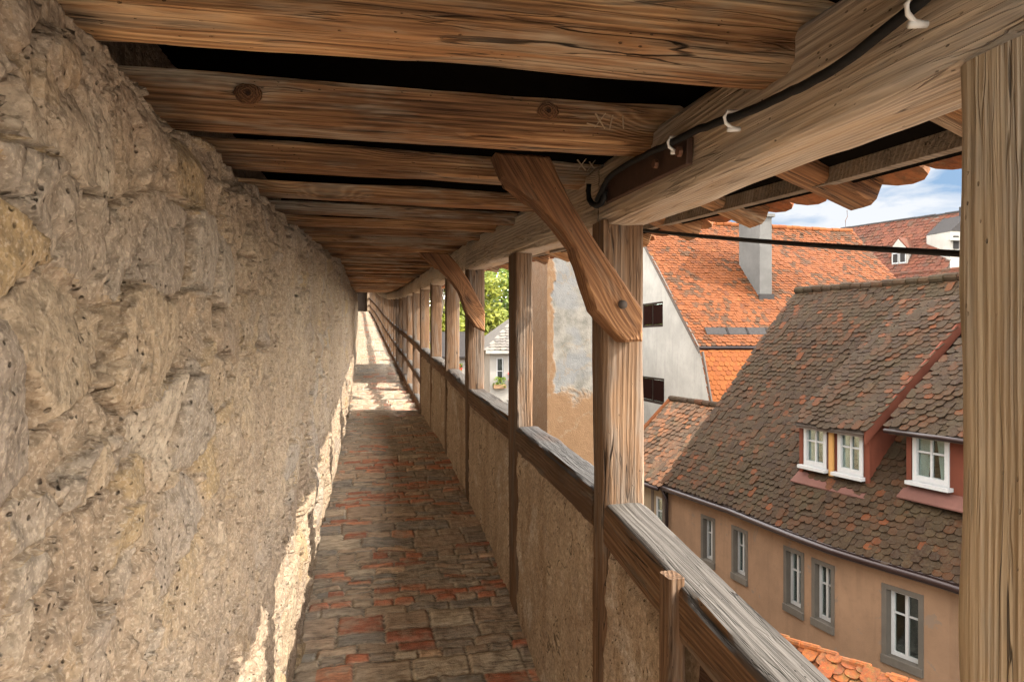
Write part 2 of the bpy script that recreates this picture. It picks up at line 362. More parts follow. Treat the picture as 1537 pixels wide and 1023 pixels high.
def peel():
    k = NT('peeling_plaster'); p = k.obj(False)
    s = k.n('ShaderNodeSeparateXYZ'); k.put(s.inputs[0], p)
    n = k.noise(p, 1.3, 5., .6, .5)
    m = k.noise(p, 4., 5., .65); f = k.noise(p, 40., 4., .7)
    # local x: across the wall front, local z: height
    lim = k.math('ADD', k.math('MULTIPLY', k.math('SUBTRACT', n, .5), 1.5), 0.)
    fx = k.mr(k.math('ADD', s.outputs[0], k.math('MULTIPLY', lim, .35)), 3.36, 3.42)
    fz = k.mr(k.math('ADD', s.outputs[2], lim), -.95, -.80)
    gm = k.math('MULTIPLY', fx, fz)
    grey = k.ramp(m, [(.3, (.062, .057, .048)), (.45, (.092, .085, .072)), (.6, (.128, .116, .098)), (.75, (.115, .112, .107))])
    ochre = k.mix(m, (.082, .046, .023), (.122, .072, .037))
    col = k.mix(gm, ochre, grey)
    blue = k.mr(k.noise(k.vmath('ADD', p, (3, 8, 2)), 1.0, 3.), .52, .6)
    col = k.mix(k.math('MULTIPLY', k.math('MULTIPLY', gm, blue), .6), col, (.092, .094, .096))
    cr = k.mr(k.math('ABSOLUTE', k.math('SUBTRACT', n, .5)), .002, .02, 1., 0.)
    col = k.mix(k.math('MULTIPLY', cr, .45), col, (.12, .09, .06))
    h = k.math('SUBTRACT', k.math('ADD', k.math('MULTIPLY', m, .8), k.math('MULTIPLY', f, .3)), k.math('MULTIPLY', gm, .8))
    return k.fin(col, .93, k.bump(h, .03, .9), spec=.2)
M_peel = peel()

def plain(name, c, rough=.5, metal=0., var=.15, sc=20., bumpd=.002, spec=.4):
    k = NT(name); p = k.obj(False); n = k.noise(p, sc, 4., .65)
    col = k.mix(n, tuple(x * (1 - var) for x in c), tuple(min(1, x * (1 + var)) for x in c))
    return k.fin(col, rough, k.bump(n, bumpd, .6), metal, spec)
M_frame = plain('white_window_paint', (0.275, 0.275, 0.271), .45)
M_black = plain('black_rubber', (.009, .009, .009), .65, 0., .3, 60., .002, .2)
M_iron = plain('brown_iron', (0.068, 0.036, 0.024), .6, .3, .35, 40.)
M_bolt = plain('rusty_bolt', (.16, .08, .05), .6, .5, .3, 90.)
M_clip = plain('white_plastic', (.72, .72, .70), .4)
M_gutter = plain('brown_gutter', (0.015, 0.007, 0.006), .35, .4, .2)
M_lead = plain('lead_sheet', (.030, .027, .026), .8, 0., .35, 9., .004, .05)
M_timber = plain('dark_half_timber', (.055, .04, .03), .8, 0., .3, 8.)
M_yellowp = plain('ochre_painted_post', (0.275, 0.145, 0.040), .6)
M_curtain = plain('lace_curtain', (.40, .42, .43), .9, 0., .2, 60.)
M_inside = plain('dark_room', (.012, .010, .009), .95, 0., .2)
M_shut = plain('brown_shutter', (.016, .009, .006), .8, 0., .35, 12., .002, .1)
M_voidblack = plain('void_black_boards', (.006, .005, .004), 1., 0., .3, 12., .002, 0.)  # near-black colour paints in the shade of the roof void
M_scratch = plain('scratched_wood', (.42, .29, .17), .9, 0., .25, 90.)
M_slate = tilemat('grey_roof_slates', [(0., (0.088, 0.080, 0.074)), (.5, (0.117, 0.106, 0.095)), (1., (0.146, 0.132, 0.114))], .2)
M_flower = plain('red_geraniums', (.62, .03, .04), .7, 0., .3, 60.)
M_bark = plain('tree_bark', (.10, .075, .05), .9, 0., .35, 9., .02)
M_box = plain('flower_box_wood', (.20, .12, .06), .8)
def glass():
    k = NT('window_glass')
    g = k.n('ShaderNodeBsdfGlossy'); g.inputs['Roughness'].default_value = .03; g.inputs['Color'].default_value = (.85, .9, .9, 1)
    t = k.n('ShaderNodeBsdfTransparent'); t.inputs['Color'].default_value = (.80, .86, .83, 1)
    fr = k.n('ShaderNodeFresnel'); fr.inputs[0].default_value = 1.6
    m = k.n('ShaderNodeMixShader'); k.put(m.inputs[0], k.math('ADD', k.math('MULTIPLY', fr.outputs[0], .45), .01)); k.t.links.new(t.outputs[0], m.inputs[1]); k.t.links.new(g.outputs[0], m.inputs[2])
    k.t.links.new(m.outputs[0], k.out.inputs[0]); return k.mat
M_glass = glass()
def leafm(name, a, b, c):
    k = NT(name); r = k.gen().outputs['Random Per Island']; p = k.obj(False)
    col = k.ramp(k.math('ADD', k.math('MULTIPLY', r, .6), k.math('MULTIPLY', k.noise(p, .6, 3.), .4)), [(.15, a), (.5, b), (.85, c)])
    k.put(k.b.inputs['Subsurface Weight'], 0.)
    k.fin(col, .6, None, spec=.3)
    tr = k.n('ShaderNodeBsdfTranslucent'); k.put(tr.inputs[0], col)
    m = k.n('ShaderNodeMixShader'); m.inputs[0].default_value = .35
    k.t.links.new(k.b.outputs[0], m.inputs[1]); k.t.links.new(tr.outputs[0], m.inputs[2]); k.t.links.new(m.outputs[0], k.out.inputs[0])
    return k.mat
M_leaf = leafm('spring_leaves', (.045, .075, .010), (.09, .135, .015), (.16, .20, .025))
M_leaf2 = leafm('yellow_leaves', (.075, .095, .010), (.14, .16, .016), (.23, .23, .028))
def cobble():
    k = NT('cobbles'); p = k.obj(False); d = k.voro(p, 9.); n = k.noise(p, 1.5, 4.)
    col = k.mix(n, (.16, .14, .12), (.26, .23, .2)); col = k.mix(k.mr(d, .35, .6), col, (.06, .05, .045))
    return k.fin(col, .9, k.bump(k.math('SUBTRACT', 1., d), .02, .8))
M_cobble = cobble()

# ------------------------------------------------------------------ profiles along the walk
def tab(*pts):
    xs, ys = zip(*pts); return lambda Y: np.interp(Y, xs, ys)
zf = tab((-4, -2.1), (.5, -1.68), (2.0, -1.5), (2.8, -1.385), (3.7, -1.22), (4.2, -1.16), (5.4, -1.06), (6.5, -.98), (7.7, -.955), (9.45, -.91), (12.3, -.83), (16, -.60), (22, -.22), (28, .28), (40, 1.5), (48, 2.2))
def zc(Y):
    a = np.interp(Y, (-4, .5, 1.1, 1.67, 2.2, 2.75, 3.26, 3.74, 5, 6.5, 8.), (.30, .43, .45, .475, .51, .54, .57, .60, .69, .79, .87))
    return np.where(np.asarray(Y) > 8, zf(Y) + 1.82 - .15 * np.clip((np.asarray(Y) - 12) / 20, 0, 1), a)
def zp(Y):
    a = np.interp(Y, (-4, 1.3, 2.0, 2.8, 3.4, 4.6, 7.2, 8), (.25, .33, .352, .38, .42, .495, .61, .65))
    return np.where(np.asarray(Y) > 8, zf(Y) + 1.60 - .15 * np.clip((np.asarray(Y) - 12) / 20, 0, 1), a)
def coff(Y):  # the far run drifts gently to the left
    return -.42 * np.clip((np.asarray(Y, float) - 16) / 26, 0, 2) ** 2
def xl(Y): return np.interp(Y, (-4, 1.2, 3.2, 6.5, 50), (-.325, -.325, -.272, -.205, -.205)) + coff(Y)
XR = .70
def xr(Y): return XR + float(coff(Y))

# ------------------------------------------------------------------ timber
def beam(name, p0, p1, w, h, mat, seed=0, up=(0, 0, 1), amp=.004, seg=.035, parent=None, bend=None, chamf=.008, per=7, taper=0., roughen=1.):
    """hewn timber from p0 to p1 (axis centre line); w = across (local Y), h = along up (local Z)"""
    p0, p1 = Vector(p0), Vector(p1); L = (p1 - p0).length
    X = (p1 - p0).normalized(); U = Vector(up); Yv = U.cross(X).normalized(); Z = X.cross(Yv)
    n = max(3, int(L / seg) + 1); xs = np.linspace(0, L, n)
    q = []
    e = np.linspace(-1, 1, per + 1)[:-1]
    for a in e: q.append((a, -1))
    for a in e: q.append((1, a))
    for a in e: q.append((-a, 1))
    for a in e: q.append((-1, -a))
    q = np.array(q); m = len(q)
    cy, cz = q[:, 0] * w / 2, q[:, 1] * h / 2
    corner = (np.abs(q[:, 0]) > .99) & (np.abs(q[:, 1]) > .99)
    XX = xs[:, None] + 0 * cy[None]; YY = cy[None] + 0 * XX; ZZ = cz[None] + 0 * XX
    sx, sy = np.sign(q[:, 0]) * (np.abs(q[:, 0]) > .99), np.sign(q[:, 1]) * (np.abs(q[:, 1]) > .99)
    S = seed * 7.31
    lo = (fbm(XX * 2.2 + S, YY * 9, ZZ * 9 + S, 3, seed) - .5) * 2 * amp * 1.6
    hi = (fbm(XX * 4 + S, YY * 60, ZZ * 60, 3, seed + 5) - .5) * 2 * amp * .7 * roughen
    d = lo + hi - np.where(corner, chamf * (.4 + 1.5 * vn(XX * 7 + S, YY * 0 + cy[None] * 50, ZZ * 0, seed + 9)), 0)[...]
    nl = np.sqrt(sx ** 2 + sy ** 2)
    YY = YY + d * (sx / nl)[None]; ZZ = ZZ + d * (sy / nl)[None]
    if taper: f = 1 - taper * XX / L; YY = YY * f; ZZ = ZZ * f
    wob = (vn(xs * 1.1 + S, xs * 0, xs * 0, seed + 3) - .5) * amp * 2
    ZZ = ZZ + wob[:, None]
    if bend:
        bz = np.array([bend(x / L) for x in xs]); ZZ = ZZ + bz[:, None]
    P = np.stack([XX, YY, ZZ], -1)
    vs = P.reshape(-1, 3).tolist()
    fs = [(i * m + k, i * m + (k + 1) % m, (i + 1) * m + (k + 1) % m, (i + 1) * m + k) for i in range(n - 1) for k in range(m)]
    fs = [tuple(reversed(f)) for f in fs]
    c0 = len(vs); vs.append((0, 0, 0)); vs.append((L, 0, float(bend(1.) if bend else 0)))
    if bend: vs[c0] = (0, 0, float(bend(0.)))
    for k in range(m):
        fs.append((c0, k, (k + 1) % m)); fs.append((c0 + 1, (n - 1) * m + (k + 1) % m, (n - 1) * m + k))
    me = bpy.data.meshes.new(name); me.from_pydata(vs, [], [tuple(reversed(f)) for f in fs]); me.update()
    me.polygons.foreach_set('use_smooth', [True] * len(me.polygons))
    try: me.set_sharp_from_angle(angle=math.radians(48))
    except Exception: pass
    o = bpy.data.objects.new(name, me); C.objects.link(o); me.materials.append(mat)
    M = Matrix((X, Yv, Z)).transposed().to_4x4(); M.translation = p0
    if parent:
        o.parent = parent; PM = Matrix.Identity(4); r = parent
        while r: PM = r.matrix_basis @ PM; r = r.parent
        M = PM.inverted() @ M
    o.matrix_basis = M
    return o

# ------------------------------------------------------------------ the rubble town wall
def build_wall():
    ys = [-1.5]
    while ys[-1] < 47: Y = max(ys[-1], .55); ys.append(ys[-1] + (.05 if ys[-1] < .4 else .0032 + .0030 * Y ** 1.55))
    ys = np.array(ys)
    tz = np.linspace(0, 1, 470)
    Y = ys[:, None] + 0 * tz[None]; T = tz[None] + 0 * ys[:, None]
    z0 = zf(ys)[:, None] - .12; z1 = zc(ys)[:, None] - .03
    top = .03 * (fbm(ys[:, None] * 3, 0 * ys[:, None], 0 * ys[:, None], 4, 3) - .5) - .02
    Z = z0 + T * (z1 + top - z0)
    u, v = Y, Z - .06 * Y
    w1 = fbm(u * 4, v * 4, u * 0, 4, 11) - .5; w2 = fbm(u * 4 + 9, v * 4 + 5, u * 0, 4, 23) - .5
    q1 = fbm(u * 17, v * 17, u * 0, 3, 12) - .5; q2 = fbm(u * 17 + 3, v * 17 + 7, u * 0, 3, 24) - .5
    R1 = lambda a, k: (a * k) % 1.
    # large stones, about half of them standing clear of the mortar
    f1, f2, sid, ox, oy = voro((u + .10 * w1 + .018 * q1) / .25, (v + .08 * w2 + .018 * q2) / .15, 5)
    e = f2 - f1
    cover = sstep(.42, .60, fbm(u * 2.1, v * 2.6, u * 0 + 2, 4, 13))          # where mortar smears over the stones
    open_ = (R1(sid, 57.3) > .30) * (1 - .85 * cover)
    sm = sstep(.03, .11, e) * open_
    hgt = .010 + .034 * R1(sid, 7.7) + ox * .07 * (R1(sid, 13.1) - .5) + oy * .06 * (R1(sid, 29.7) - .5) - .02 * f1
    joint = sstep(.055, .008, e) * (fbm(u * 3, v * 3, u * 0, 3, 15) > .41) * (1 - .7 * cover)
    # small packing stones between them
    g1, g2, sid2, px_, py_ = voro((u + .05 * w2 + .010 * q2) / .09, (v + .05 * w1 + .010 * q1) / .06, 8)
    sm2 = sstep(.05, .14, g2 - g1) * (sid2 > .50) * (1 - sm) * (1 - .6 * cover)
    hs2 = .006 + .018 * R1(sid2, 5.3) + px_ * .02 * (R1(sid2, 17.) - .5)
    big = fbm(u * 2.3, v * 2.6, u * 0, 4, 31) - .5
    # mortar skin flaking off in plates with sharp lower edges
    t = fbm(u * 5.5, v * 4.2, u * 0 + 3, 4, 37, .5) * 8
    ter = np.floor(t) + sstep(.0, .10, t - np.floor(t)) - t
    mid = fbm(u * 15, v * 13, u * 0, 3, 53, .55) - .5
    fine = fbm(u * 42, v * 42, u * 0, 3, 47, .55) - .5
    n = fbm(u * 2.6 + .5 * w1, v * 1.5, u * 0, 4, 61, .55)
    crack = sstep(.016, .0, np.abs(n - .5)) * sstep(.36, .46, fbm(u * 1.7, v * 1.7, u * 0, 2, 67))
    n3 = fbm(u * 6, v * 3.4, u * 0 + 8, 4, 63, .55)
    crack2 = sstep(.014, .0, np.abs(n3 - .5)) * sstep(.44, .52, fbm(u * 2.7, v * 2.7, u * 0, 2, 69))
    hole = sstep(.70, .74, fbm(u * 8, v * 9, u * 0, 3, 73, .5))
    D = .026 * big + .015 * ter * (1 - .8 * sm) + .009 * mid * (1 - .5 * sm) + .0045 * fine + sm * hgt * .95 + sm2 * hs2 * .75 - .045 * joint - .06 * crack - .03 * crack2 - .022 * hole * (1 - sm) + .016
    D = D + .012 * sstep(.07, .0, T) * (.3 + vn(u * 4, u * 0, u * 0, 3))
    D = D - .03 * sstep(.96, 1.0, T) * (.5 + vn(u * 6, v * 0, u * 0, 4))
    D = D * np.interp(ys, (0, 4, 12), (1., .9, .8))[:, None]
    X = xl(ys)[:, None] + D - .03
    P = np.stack([X, Y, Z], -1)
    # carry the top of the wall back as a ledge and up to the roof
    ledge = P[:, -1:, :].copy(); ledge[..., 0] -= .95; ledge[..., 2] += .02
    up_ = ledge.copy(); up_[..., 2] += 1.8
    P = np.concatenate([P, ledge, up_], 1)
    pad = lambda a: np.concatenate([a, a[:, -1:], a[:, -1:]], 1)
    o = grid_mesh('town_wall', P, {'sid': pad(np.where(sm2 > sm, sid2, sid)), 'smask': pad(np.maximum(sm, sm2 * .8))}, M_stone, flip=True)
    tag(o, 'rough beige rubble town wall with flaking mortar along the left of the walkway', 'wall')
    b = MB()
    for a0, a1 in zip(np.arange(-1.5, 46, 3.), np.arange(1.5, 49, 3.)):
        x0 = float(xl(a0)) - 1.0; zz = float(zf(a0)) - .1
        b.box((x0 - .9, a0, -9), (.85, 0, 0), (0, 3., 0), (0, 0, 9 + float(zc(a0)) + .9))
    b.build('wall_core', M_stone, o)
build_wall()

# ------------------------------------------------------------------ the paved walkway
def build_path():
    ys = [-1.2]
    while ys[-1] < 47: Y = max(ys[-1], .5); ys.append(ys[-1] + (.06 if ys[-1] < 1.2 else .0045 + .0011 * Y ** 1.7))
    ys = np.array(ys); s = np.linspace(0, 1, 250)
    x0 = xl(ys)[:, None] - .10; x1 = np.array([xr(y) for y in ys])[:, None] + .12
    X = x0 + s[None] * (x1 - x0); Y = ys[:, None] + 0 * X
    r = random.Random(3)
    rows = [-1.3]
    while rows[-1] < 47: rows.append(rows[-1] + r.choice((.042, .05, .055, .06, .07, .09, .14)) * (1 if rows[-1] < 14 else 2))
    rows = np.array(rows)
    Yw = Y + .03 * (fbm(X * 3.5, Y * 2, X * 0, 3, 71) - .5) + .008 * (fbm(X * 14, Y * 9, X * 0, 3, 77) - .5)
    ri = np.clip(np.searchsorted(rows, Yw) - 1, 0, len(rows) - 2)
    rt = (Yw - rows[ri]); rh = rows[ri + 1] - rows[ri]
    dy = np.minimum(rt, rh - rt)
    hr = _h(ri.astype(float), ri * 0., ri * 0., 5)
    wid = .09 + .15 * _h(ri.astype(float), ri * 0. + 3, ri * 0., 5) + np.where(rh > .12, .1, 0)
    Xw = X + .012 * (fbm(X * 9, Y * 9, X * 0, 3, 79) - .5) + hr * .5 + 3
    ci = np.floor(Xw / wid); ct = Xw - ci * wid
    dx = np.minimum(ct, wid - ct)
    d = np.minimum(dx, dy)
    bid = _h(ri.astype(float), ci, ri * 0., 9)
    isb = (_h(ri.astype(float), ci, ri * 0. + 4, 9) < np.where(rh > .10, .10, .30) * sstep(-.28, -.05, X) * (.5 + .9 * vn(Y * .9, X * 0, X * 0, 2)))
    mort = sstep(.008, .003, d)
    patch = sstep(.48, .60, fbm(X * 3, Y * 2.2, X * 0, 3, 83))
    mort2 = np.maximum(mort, patch * .75 * sstep(.3, .5, fbm(X * 20, Y * 20, X * 0, 3, 85)) * (~isb))
    hgt = sstep(.0, .014, d) * .011 + (_h(ri.astype(float), ci, ri * 0. + 8, 9) - .5) * .012 * sstep(0, .02, d)
    hgt = hgt * (1 - .6 * patch) + .026 * (fbm(X * 3, Y * 3, X * 0, 4, 87) - .5) + .012 * (fbm(X * 22, Y * 26, X * 0, 4, 89, .6) - .5)
    st = (Y - 8.3) / .62; step = np.where(Y > 8.3, (np.floor(st) + 1 - st) * .045 - .022, 0)   # low risers beyond the panels
    Z = zf(ys)[:, None] + hgt + step - .05 * sstep(.62, .78, X - coff(ys)[:, None]) * 0
    o = grid_mesh('path', np.stack([X, Y, Z], -1), {'bid': bid, 'mortar': mort2, 'brick': isb.astype(float)}, M_pave, flip=True)
    tag(o, 'narrow worn brick and stone paving of the wall walk', 'path', kind='structure')
    b = MB()
    for a0 in np.arange(-1.2, 46, 1.2):
        b.prism([(-.8, a0, float(zf(a0)) - .12), (1.1, a0, float(zf(a0)) - .12), (1.1, a0, float(zf(a0)) - .40), (-.8, a0, float(zf(a0)) - .40)], (float(coff(a0 + 1.2) - coff(a0)), 1.2, float(zf(a0 + 1.2) - zf(a0))))
    b.build('path_bed', M_infill, o)
build_path()

# ------------------------------------------------------------------ posts
far = [.70, 2.05, 3.35, 4.85, 6.15, 7.57, 8.99]
while far[-1] < 44: far.append(far[-1] + 1.45)
dep = [.14, .11, .17, .15, .13, .13, .13]
wid = [.15, .132, .092, .12, .12, .12, .12]
plabels = ['pale close post with vertical splits at the right edge of the view',
           'stout post carrying the big brace, orange roofs on its right',
           'dark narrow post left of the peeling plaster wall, no brace',
           'post carrying the smaller brace beside the bright green gap',
           'slim post between two narrow green gaps, next beyond the smaller brace',
           'slim post standing third beyond the peeling plaster wall side, plain and unbraced']
plabels[5] = 'plain slim post, second beyond the post with the smaller brace'
for i, Yf in enumerate(far):
    d = dep[i] if i < len(dep) else .13; w = wid[i] if i < len(wid) else .12
    yc = Yf - d / 2; co = float(coff(Yf))
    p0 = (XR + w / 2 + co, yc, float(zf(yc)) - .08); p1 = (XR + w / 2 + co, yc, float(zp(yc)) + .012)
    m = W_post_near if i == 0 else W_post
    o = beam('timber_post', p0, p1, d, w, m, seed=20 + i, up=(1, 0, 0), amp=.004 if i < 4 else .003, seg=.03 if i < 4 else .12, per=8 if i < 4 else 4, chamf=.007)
    lab = plabels[i] if i < len(plabels) else 'distant slim post in the close-set row toward the far end of the walkway'
    tag(o, lab, 'post', 'timber posts along the open side')

# ------------------------------------------------------------------ wall plates
seg_ = [(-1.2, 1.99), (1.99, 4.78), (4.78, 10.4), (10.4, 16.2), (16.2, 22.), (22., 30.), (30., 38.), (38., 46.)]
plab = ['heavy pale hewn beam on the near posts, black cable clipped along it', 'second hewn beam, running behind the big brace over the narrow post',
        'third beam section, above the posts with green gaps']
for i, (a, b) in enumerate(seg_):
    za, zb = float(zp(a)) + .085, float(zp(b)) + .085
    if i == 0: za, zb = .325 - .015 + .09, .352 + .085
    hh = .19 if i < 2 else .2
    dz = (hh - .17) / 2
    ca, cb = float(coff(a)), float(coff(b))
    o = beam('top_beam', (XR + .073 + ca, a + .006, za + dz), (XR + .073 + cb, b - .006, zb + dz), .150, hh, W_plate, 60 + i, amp=.007 if i < 2 else .004, seg=.03 if i < 2 else .15, per=9 if i < 2 else 4, chamf=.012)
    tag(o, plab[i] if i < 3 else 'distant top beam section over the far posts', 'beam', 'top beams on the posts')

# ------------------------------------------------------------------ ceiling joists
jy = [1.13, 1.67, 2.20, 2.75, 3.26, 3.74]
while jy[-1] < 44: jy.append(jy[-1] + .56)
jy = [.55] + jy
jlab = ['pale grey joist right overhead, cut by the top of the view', 'wide pale joist with a long split, closest of those seen whole',
        'broad reddish joist with two big knots and carved XII', 'dark joist with carved XX, meeting the head of the big brace',
        'joist with a wavy pale grain line, just beyond the big brace', 'plain brown joist, second beyond the head of the big brace',
        'joist with pale patched end, third beyond the head of the big brace']
joists = []
for i, Yf in enumerate(jy):
    w = [.12, .115, .085, .085, .08, .08, .08][i] if i < 7 else .085
    h = [.16, .125, .112, .074, .058, .050, .046][i] if i < 7 else .044
    yc = Yf - w / 2; z = float(zc(Yf)) + h / 2
    x0 = float(xl(Yf)) - .30; x1 = xr(Yf) + .11
    tilt = rnd.uniform(-.008, .008)
    o = beam('ceiling_joist', (x0, yc, z - tilt), (x1, yc + rnd.uniform(-.01, .01), z + tilt), w, h, W_joist_pale if i in (0, 1) else W_joist, 100 + i,
             amp=.0055 if i < 8 else .003, seg=.025 if i < 8 else .15, per=9 if i < 8 else 4, chamf=.009)
    tag(o, jlab[i] if i < len(jlab) else ('thin brown joist in the tightly stacked middle run of the ceiling' if i < 14 else 'dim joist lost in the dark far end of the ceiling'), 'joist', 'ceiling joists')
    joists.append(o)
def knotm():
    k = NT('knot_wood'); p = k.obj(False); d = k.math('ADD', k.vmath('LENGTH', p) if False else k.n('ShaderNodeVectorMath', operation='LENGTH').outputs[1], 0.)
    ln_ = [q for q in k.t.nodes if q.type == 'VECT_MATH' and q.operation == 'LENGTH'][0]; k.put(ln_.inputs[0], p)
    w = k.math('ADD', k.math('MULTIPLY', d, 170.), k.math('MULTIPLY', k.noise(p, 45., 4.), 5.)); g = k.math('ADD', k.math('MULTIPLY', k.math('SINE', k.math('MULTIPLY', w, 6.283)), .5), .5)
    col = k.mix(g, (.085, .036, .016), (.17, .078, .032)); col = k.mix(k.mr(d, .003, .010, 1., 0.), col, (.02, .008, .004))
    return k.fin(col, .8, k.bump(g, .003, .8), spec=.2)
M_knot = knotm()
def knot(j, px, py, Y, r0):
    c = onY(px, py, Y); rr = random.Random(int(px)); b = MB(); n = 22
    ring = [(r0 * 1.35 * math.cos(2 * PI * i / n) * rr.uniform(.92, 1.08), 0, r0 * math.sin(2 * PI * i / n) * rr.uniform(.92, 1.08)) for i in range(n)]
    mid_ = [(x * .55, -.004, z * .55) for x, _, z in ring]; inn = [(x * .2, -.0025, z * .2) for x, _, z in ring]
    back = [(x * 1.02, .012, z * 1.02) for x, _, z in ring]
    allr = back + ring + mid_ + inn; b.v += allr
    for q in range(3):
        for i in range(n): b.f.append((q * n + i, q * n + (i + 1) % n, (q + 1) * n + (i + 1) % n, (q + 1) * n + i)); b.m.append(0)
    b.f.append(tuple(3 * n + i for i in range(n))); b.m.append(0)
    o = b.build('knot', M_knot, None, True); o.parent = j; o.matrix_basis = j.matrix_basis.inverted() @ Matrix.Translation(c)
knot(joists[2], 372, 140, 1.580, .022); knot(joists[2], 823, 166, 1.580, .020)
def carve(j, strokes, Y):
    for (a, c) in strokes:
        b = MB()
        p, q = onY(*a, Y), onY(*c, Y); d = (q - p).normalized(); s = Vector((-d.z, 0, d.x)) * .0011
        b.box(p - s, q - p, s * 2, (0, -.006, 0))
        b.build('carved_stroke', M_scratch, j)
carve(joists[2], [((893, 171), (907, 194)), ((908, 171), (892, 192)), ((919, 174), (914, 195)), ((934, 175), (935, 194)), ((880, 186), (896, 190))], 1.583)
carve(joists[3], [((866, 240), (879, 256)), ((879, 239), (867, 255)), ((893, 241), (881, 257)), ((884, 243), (892, 254))], 2.113)

# ------------------------------------------------------------------ braces
def brace(outline, Y, th, ax, label, seed):
    """curved brace: outline (image pixels) laid on the plane Y, given real thickness and a hewn surface; grain along ax"""
    P = [onY(px, py, Y) for px, py in outline]; n = len(P)
    p0, p1 = onY(*ax[0], Y), onY(*ax[1], Y); X = (p1 - p0).normalized(); Yv = Vector((0, 1, 0)); Z = X.cross(Yv)
    fine = []
    for i in range(n):
        q = P[(i + 1) % n]; k = max(1, int((q - P[i]).length / .02))
        fine += [P[i].lerp(q, j / k) for j in range(k)]
    cen = sum(fine, Vector()) / len(fine); r = random.Random(seed)
    bm = __import__('bmesh').new(); lays = []
    for (y, sh) in ((0., .007), (.006, .0), (th * .5, -.001), (th - .006, 0.), (th, .007)):
        ring = []
        for i, p in enumerate(fine):
            t = (fine[(i + 1) % len(fine)] - fine[i - 1]).normalized(); nn = Vector((t.z, 0, -t.x)); nn = nn if nn.dot(cen - p) > 0 else -nn
            ring.append(bm.verts.new(p + nn * (sh + r.uniform(-.0012, .0012)) + Vector((0, y, 0))))
        lays.append(ring)
    m = len(fine)
    for a, b in zip(lays[:-1], lays[1:]):
        for i in range(m): bm.faces.new((a[i], a[(i + 1) % m], b[(i + 1) % m], b[i]))
    bm.faces.new(lays[0]); bm.faces.new(list(reversed(lays[-1])))
    __import__('bmesh').ops.recalc_face_normals(bm, faces=bm.faces)
    M = Matrix((X, Yv, Z)).transposed().to_4x4(); M.translation = p0
    bm.transform(M.inverted()); me = bpy.data.meshes.new('timber_brace'); bm.to_mesh(me); bm.free()
    o = link('timber_brace', me, W_brace); o.matrix_basis = M
    tag(o, label, 'brace', 'curved braces under the ceiling'); return o
b1 = brace([(744, 228), (757, 262), (800, 296), (838, 338), (862, 371), (879, 420), (894, 466), (914, 488), (939, 513), (965, 512), (966, 464), (938, 424), (905, 377), (880, 340), (852, 292), (826, 234)], 1.855, .085, ((785, 230), (930, 470)), 'large curved brown brace from the stout post up to the dark joist', 201)
pg = MB(); c = onY(934, 457, 1.855); pg.tube([c + Vector((0, .01, 0)), c + Vector((0, -.008, 0))], .013, 10); pg.build('wooden_peg', M_timber, b1, True)
brace([(629, 378), (656, 400), (673, 416), (688, 436), (701, 471), (713, 490), (728, 497), (728, 467), (715, 442), (703, 419), (688, 397), (672, 380)], 4.59, .09, ((650, 380), (722, 480)), 'smaller curved brace farther along, beside the bright green gap', 202)

# ------------------------------------------------------------------ rails and parapet infill
rails = [((.05, -.765), (1.945, -.49)), ((2.055, -.463), (3.175, -.41)), ((3.355, -.389), (4.695, -.338)), ((4.855, -.32), (6.015, -.25)), ((6.155, -.23), (7.435, -.172)), ((7.575, -.165), (8.855, -.085))]
rlab = ['wide weathered grey handrail nearest the viewer, split along its top', 'handrail section below the peeling plaster wall, sunlit on top', 'handrail section below the pale house with flowers',
        'short handrail section next beyond the smaller brace', 'handrail section below the second narrow green gap', 'last handrail section above the plastered parapet before the open rails']
hs = [.135, .12, .115, .11, .11, .11]
for i, ((a, za), (b, zb)) in enumerate(rails):
    h = hs[i]; w = .128 if i == 0 else .12
    o = beam('handrail', (XR + w / 2 + .002, a, za - h / 2), (XR + w / 2 + .002, b, zb - h / 2), w, h, W_rail, 300 + i, amp=.005, seg=.025 if i < 3 else .06, per=9 if i < 3 else 5, chamf=.010, roughen=1.)
    tag(o, rlab[i], 'rail', 'handrail sections between the posts')
rz = tab((8.99, -.07), (12.2, .13), (18.1, .45), (25, .95), (40, 2.35), (46, 2.95))
for i in range(6, len(far) - 1):
    a, b = far[i] + .005, far[i + 1] - .135
    for nm, off, hh, lab in (('handrail', 0., .10, 'far top rail above the open parapet where sun falls through'), ('middle_rail', -.42, .09, 'far middle rail of the open parapet'), ('bottom_rail', -.82, .12, 'far bottom rail along the edge of the sunlit paving')):
        f0 = max(float(zf(a)) + .10, float(rz(a)) + off) if nm == 'bottom_rail' else float(rz(a)) + off
        f1 = max(float(zf(b)) + .10, float(rz(b)) + off) if nm == 'bottom_rail' else float(rz(b)) + off
        o = beam(nm, (XR + .05 + float(coff(a)), a, f0 - hh / 2), (XR + .05 + float(coff(b)), b, f1 - hh / 2), .09, hh, W_rail, 400 + i, amp=.004, seg=.2, per=4)
        tag(o, lab, 'rail', nm.replace('_', ' ') + 's of the far open parapet')
pl = ['rough plaster parapet panel nearest the viewer, below the split grey handrail', 'rough plaster parapet panel below the peeling plaster wall', 'plaster parapet panel below the pale house with flowers',
      'plaster parapet panel next beyond the smaller brace', 'plaster parapet panel below the second narrow green gap', 'last plaster parapet panel before the open rails']
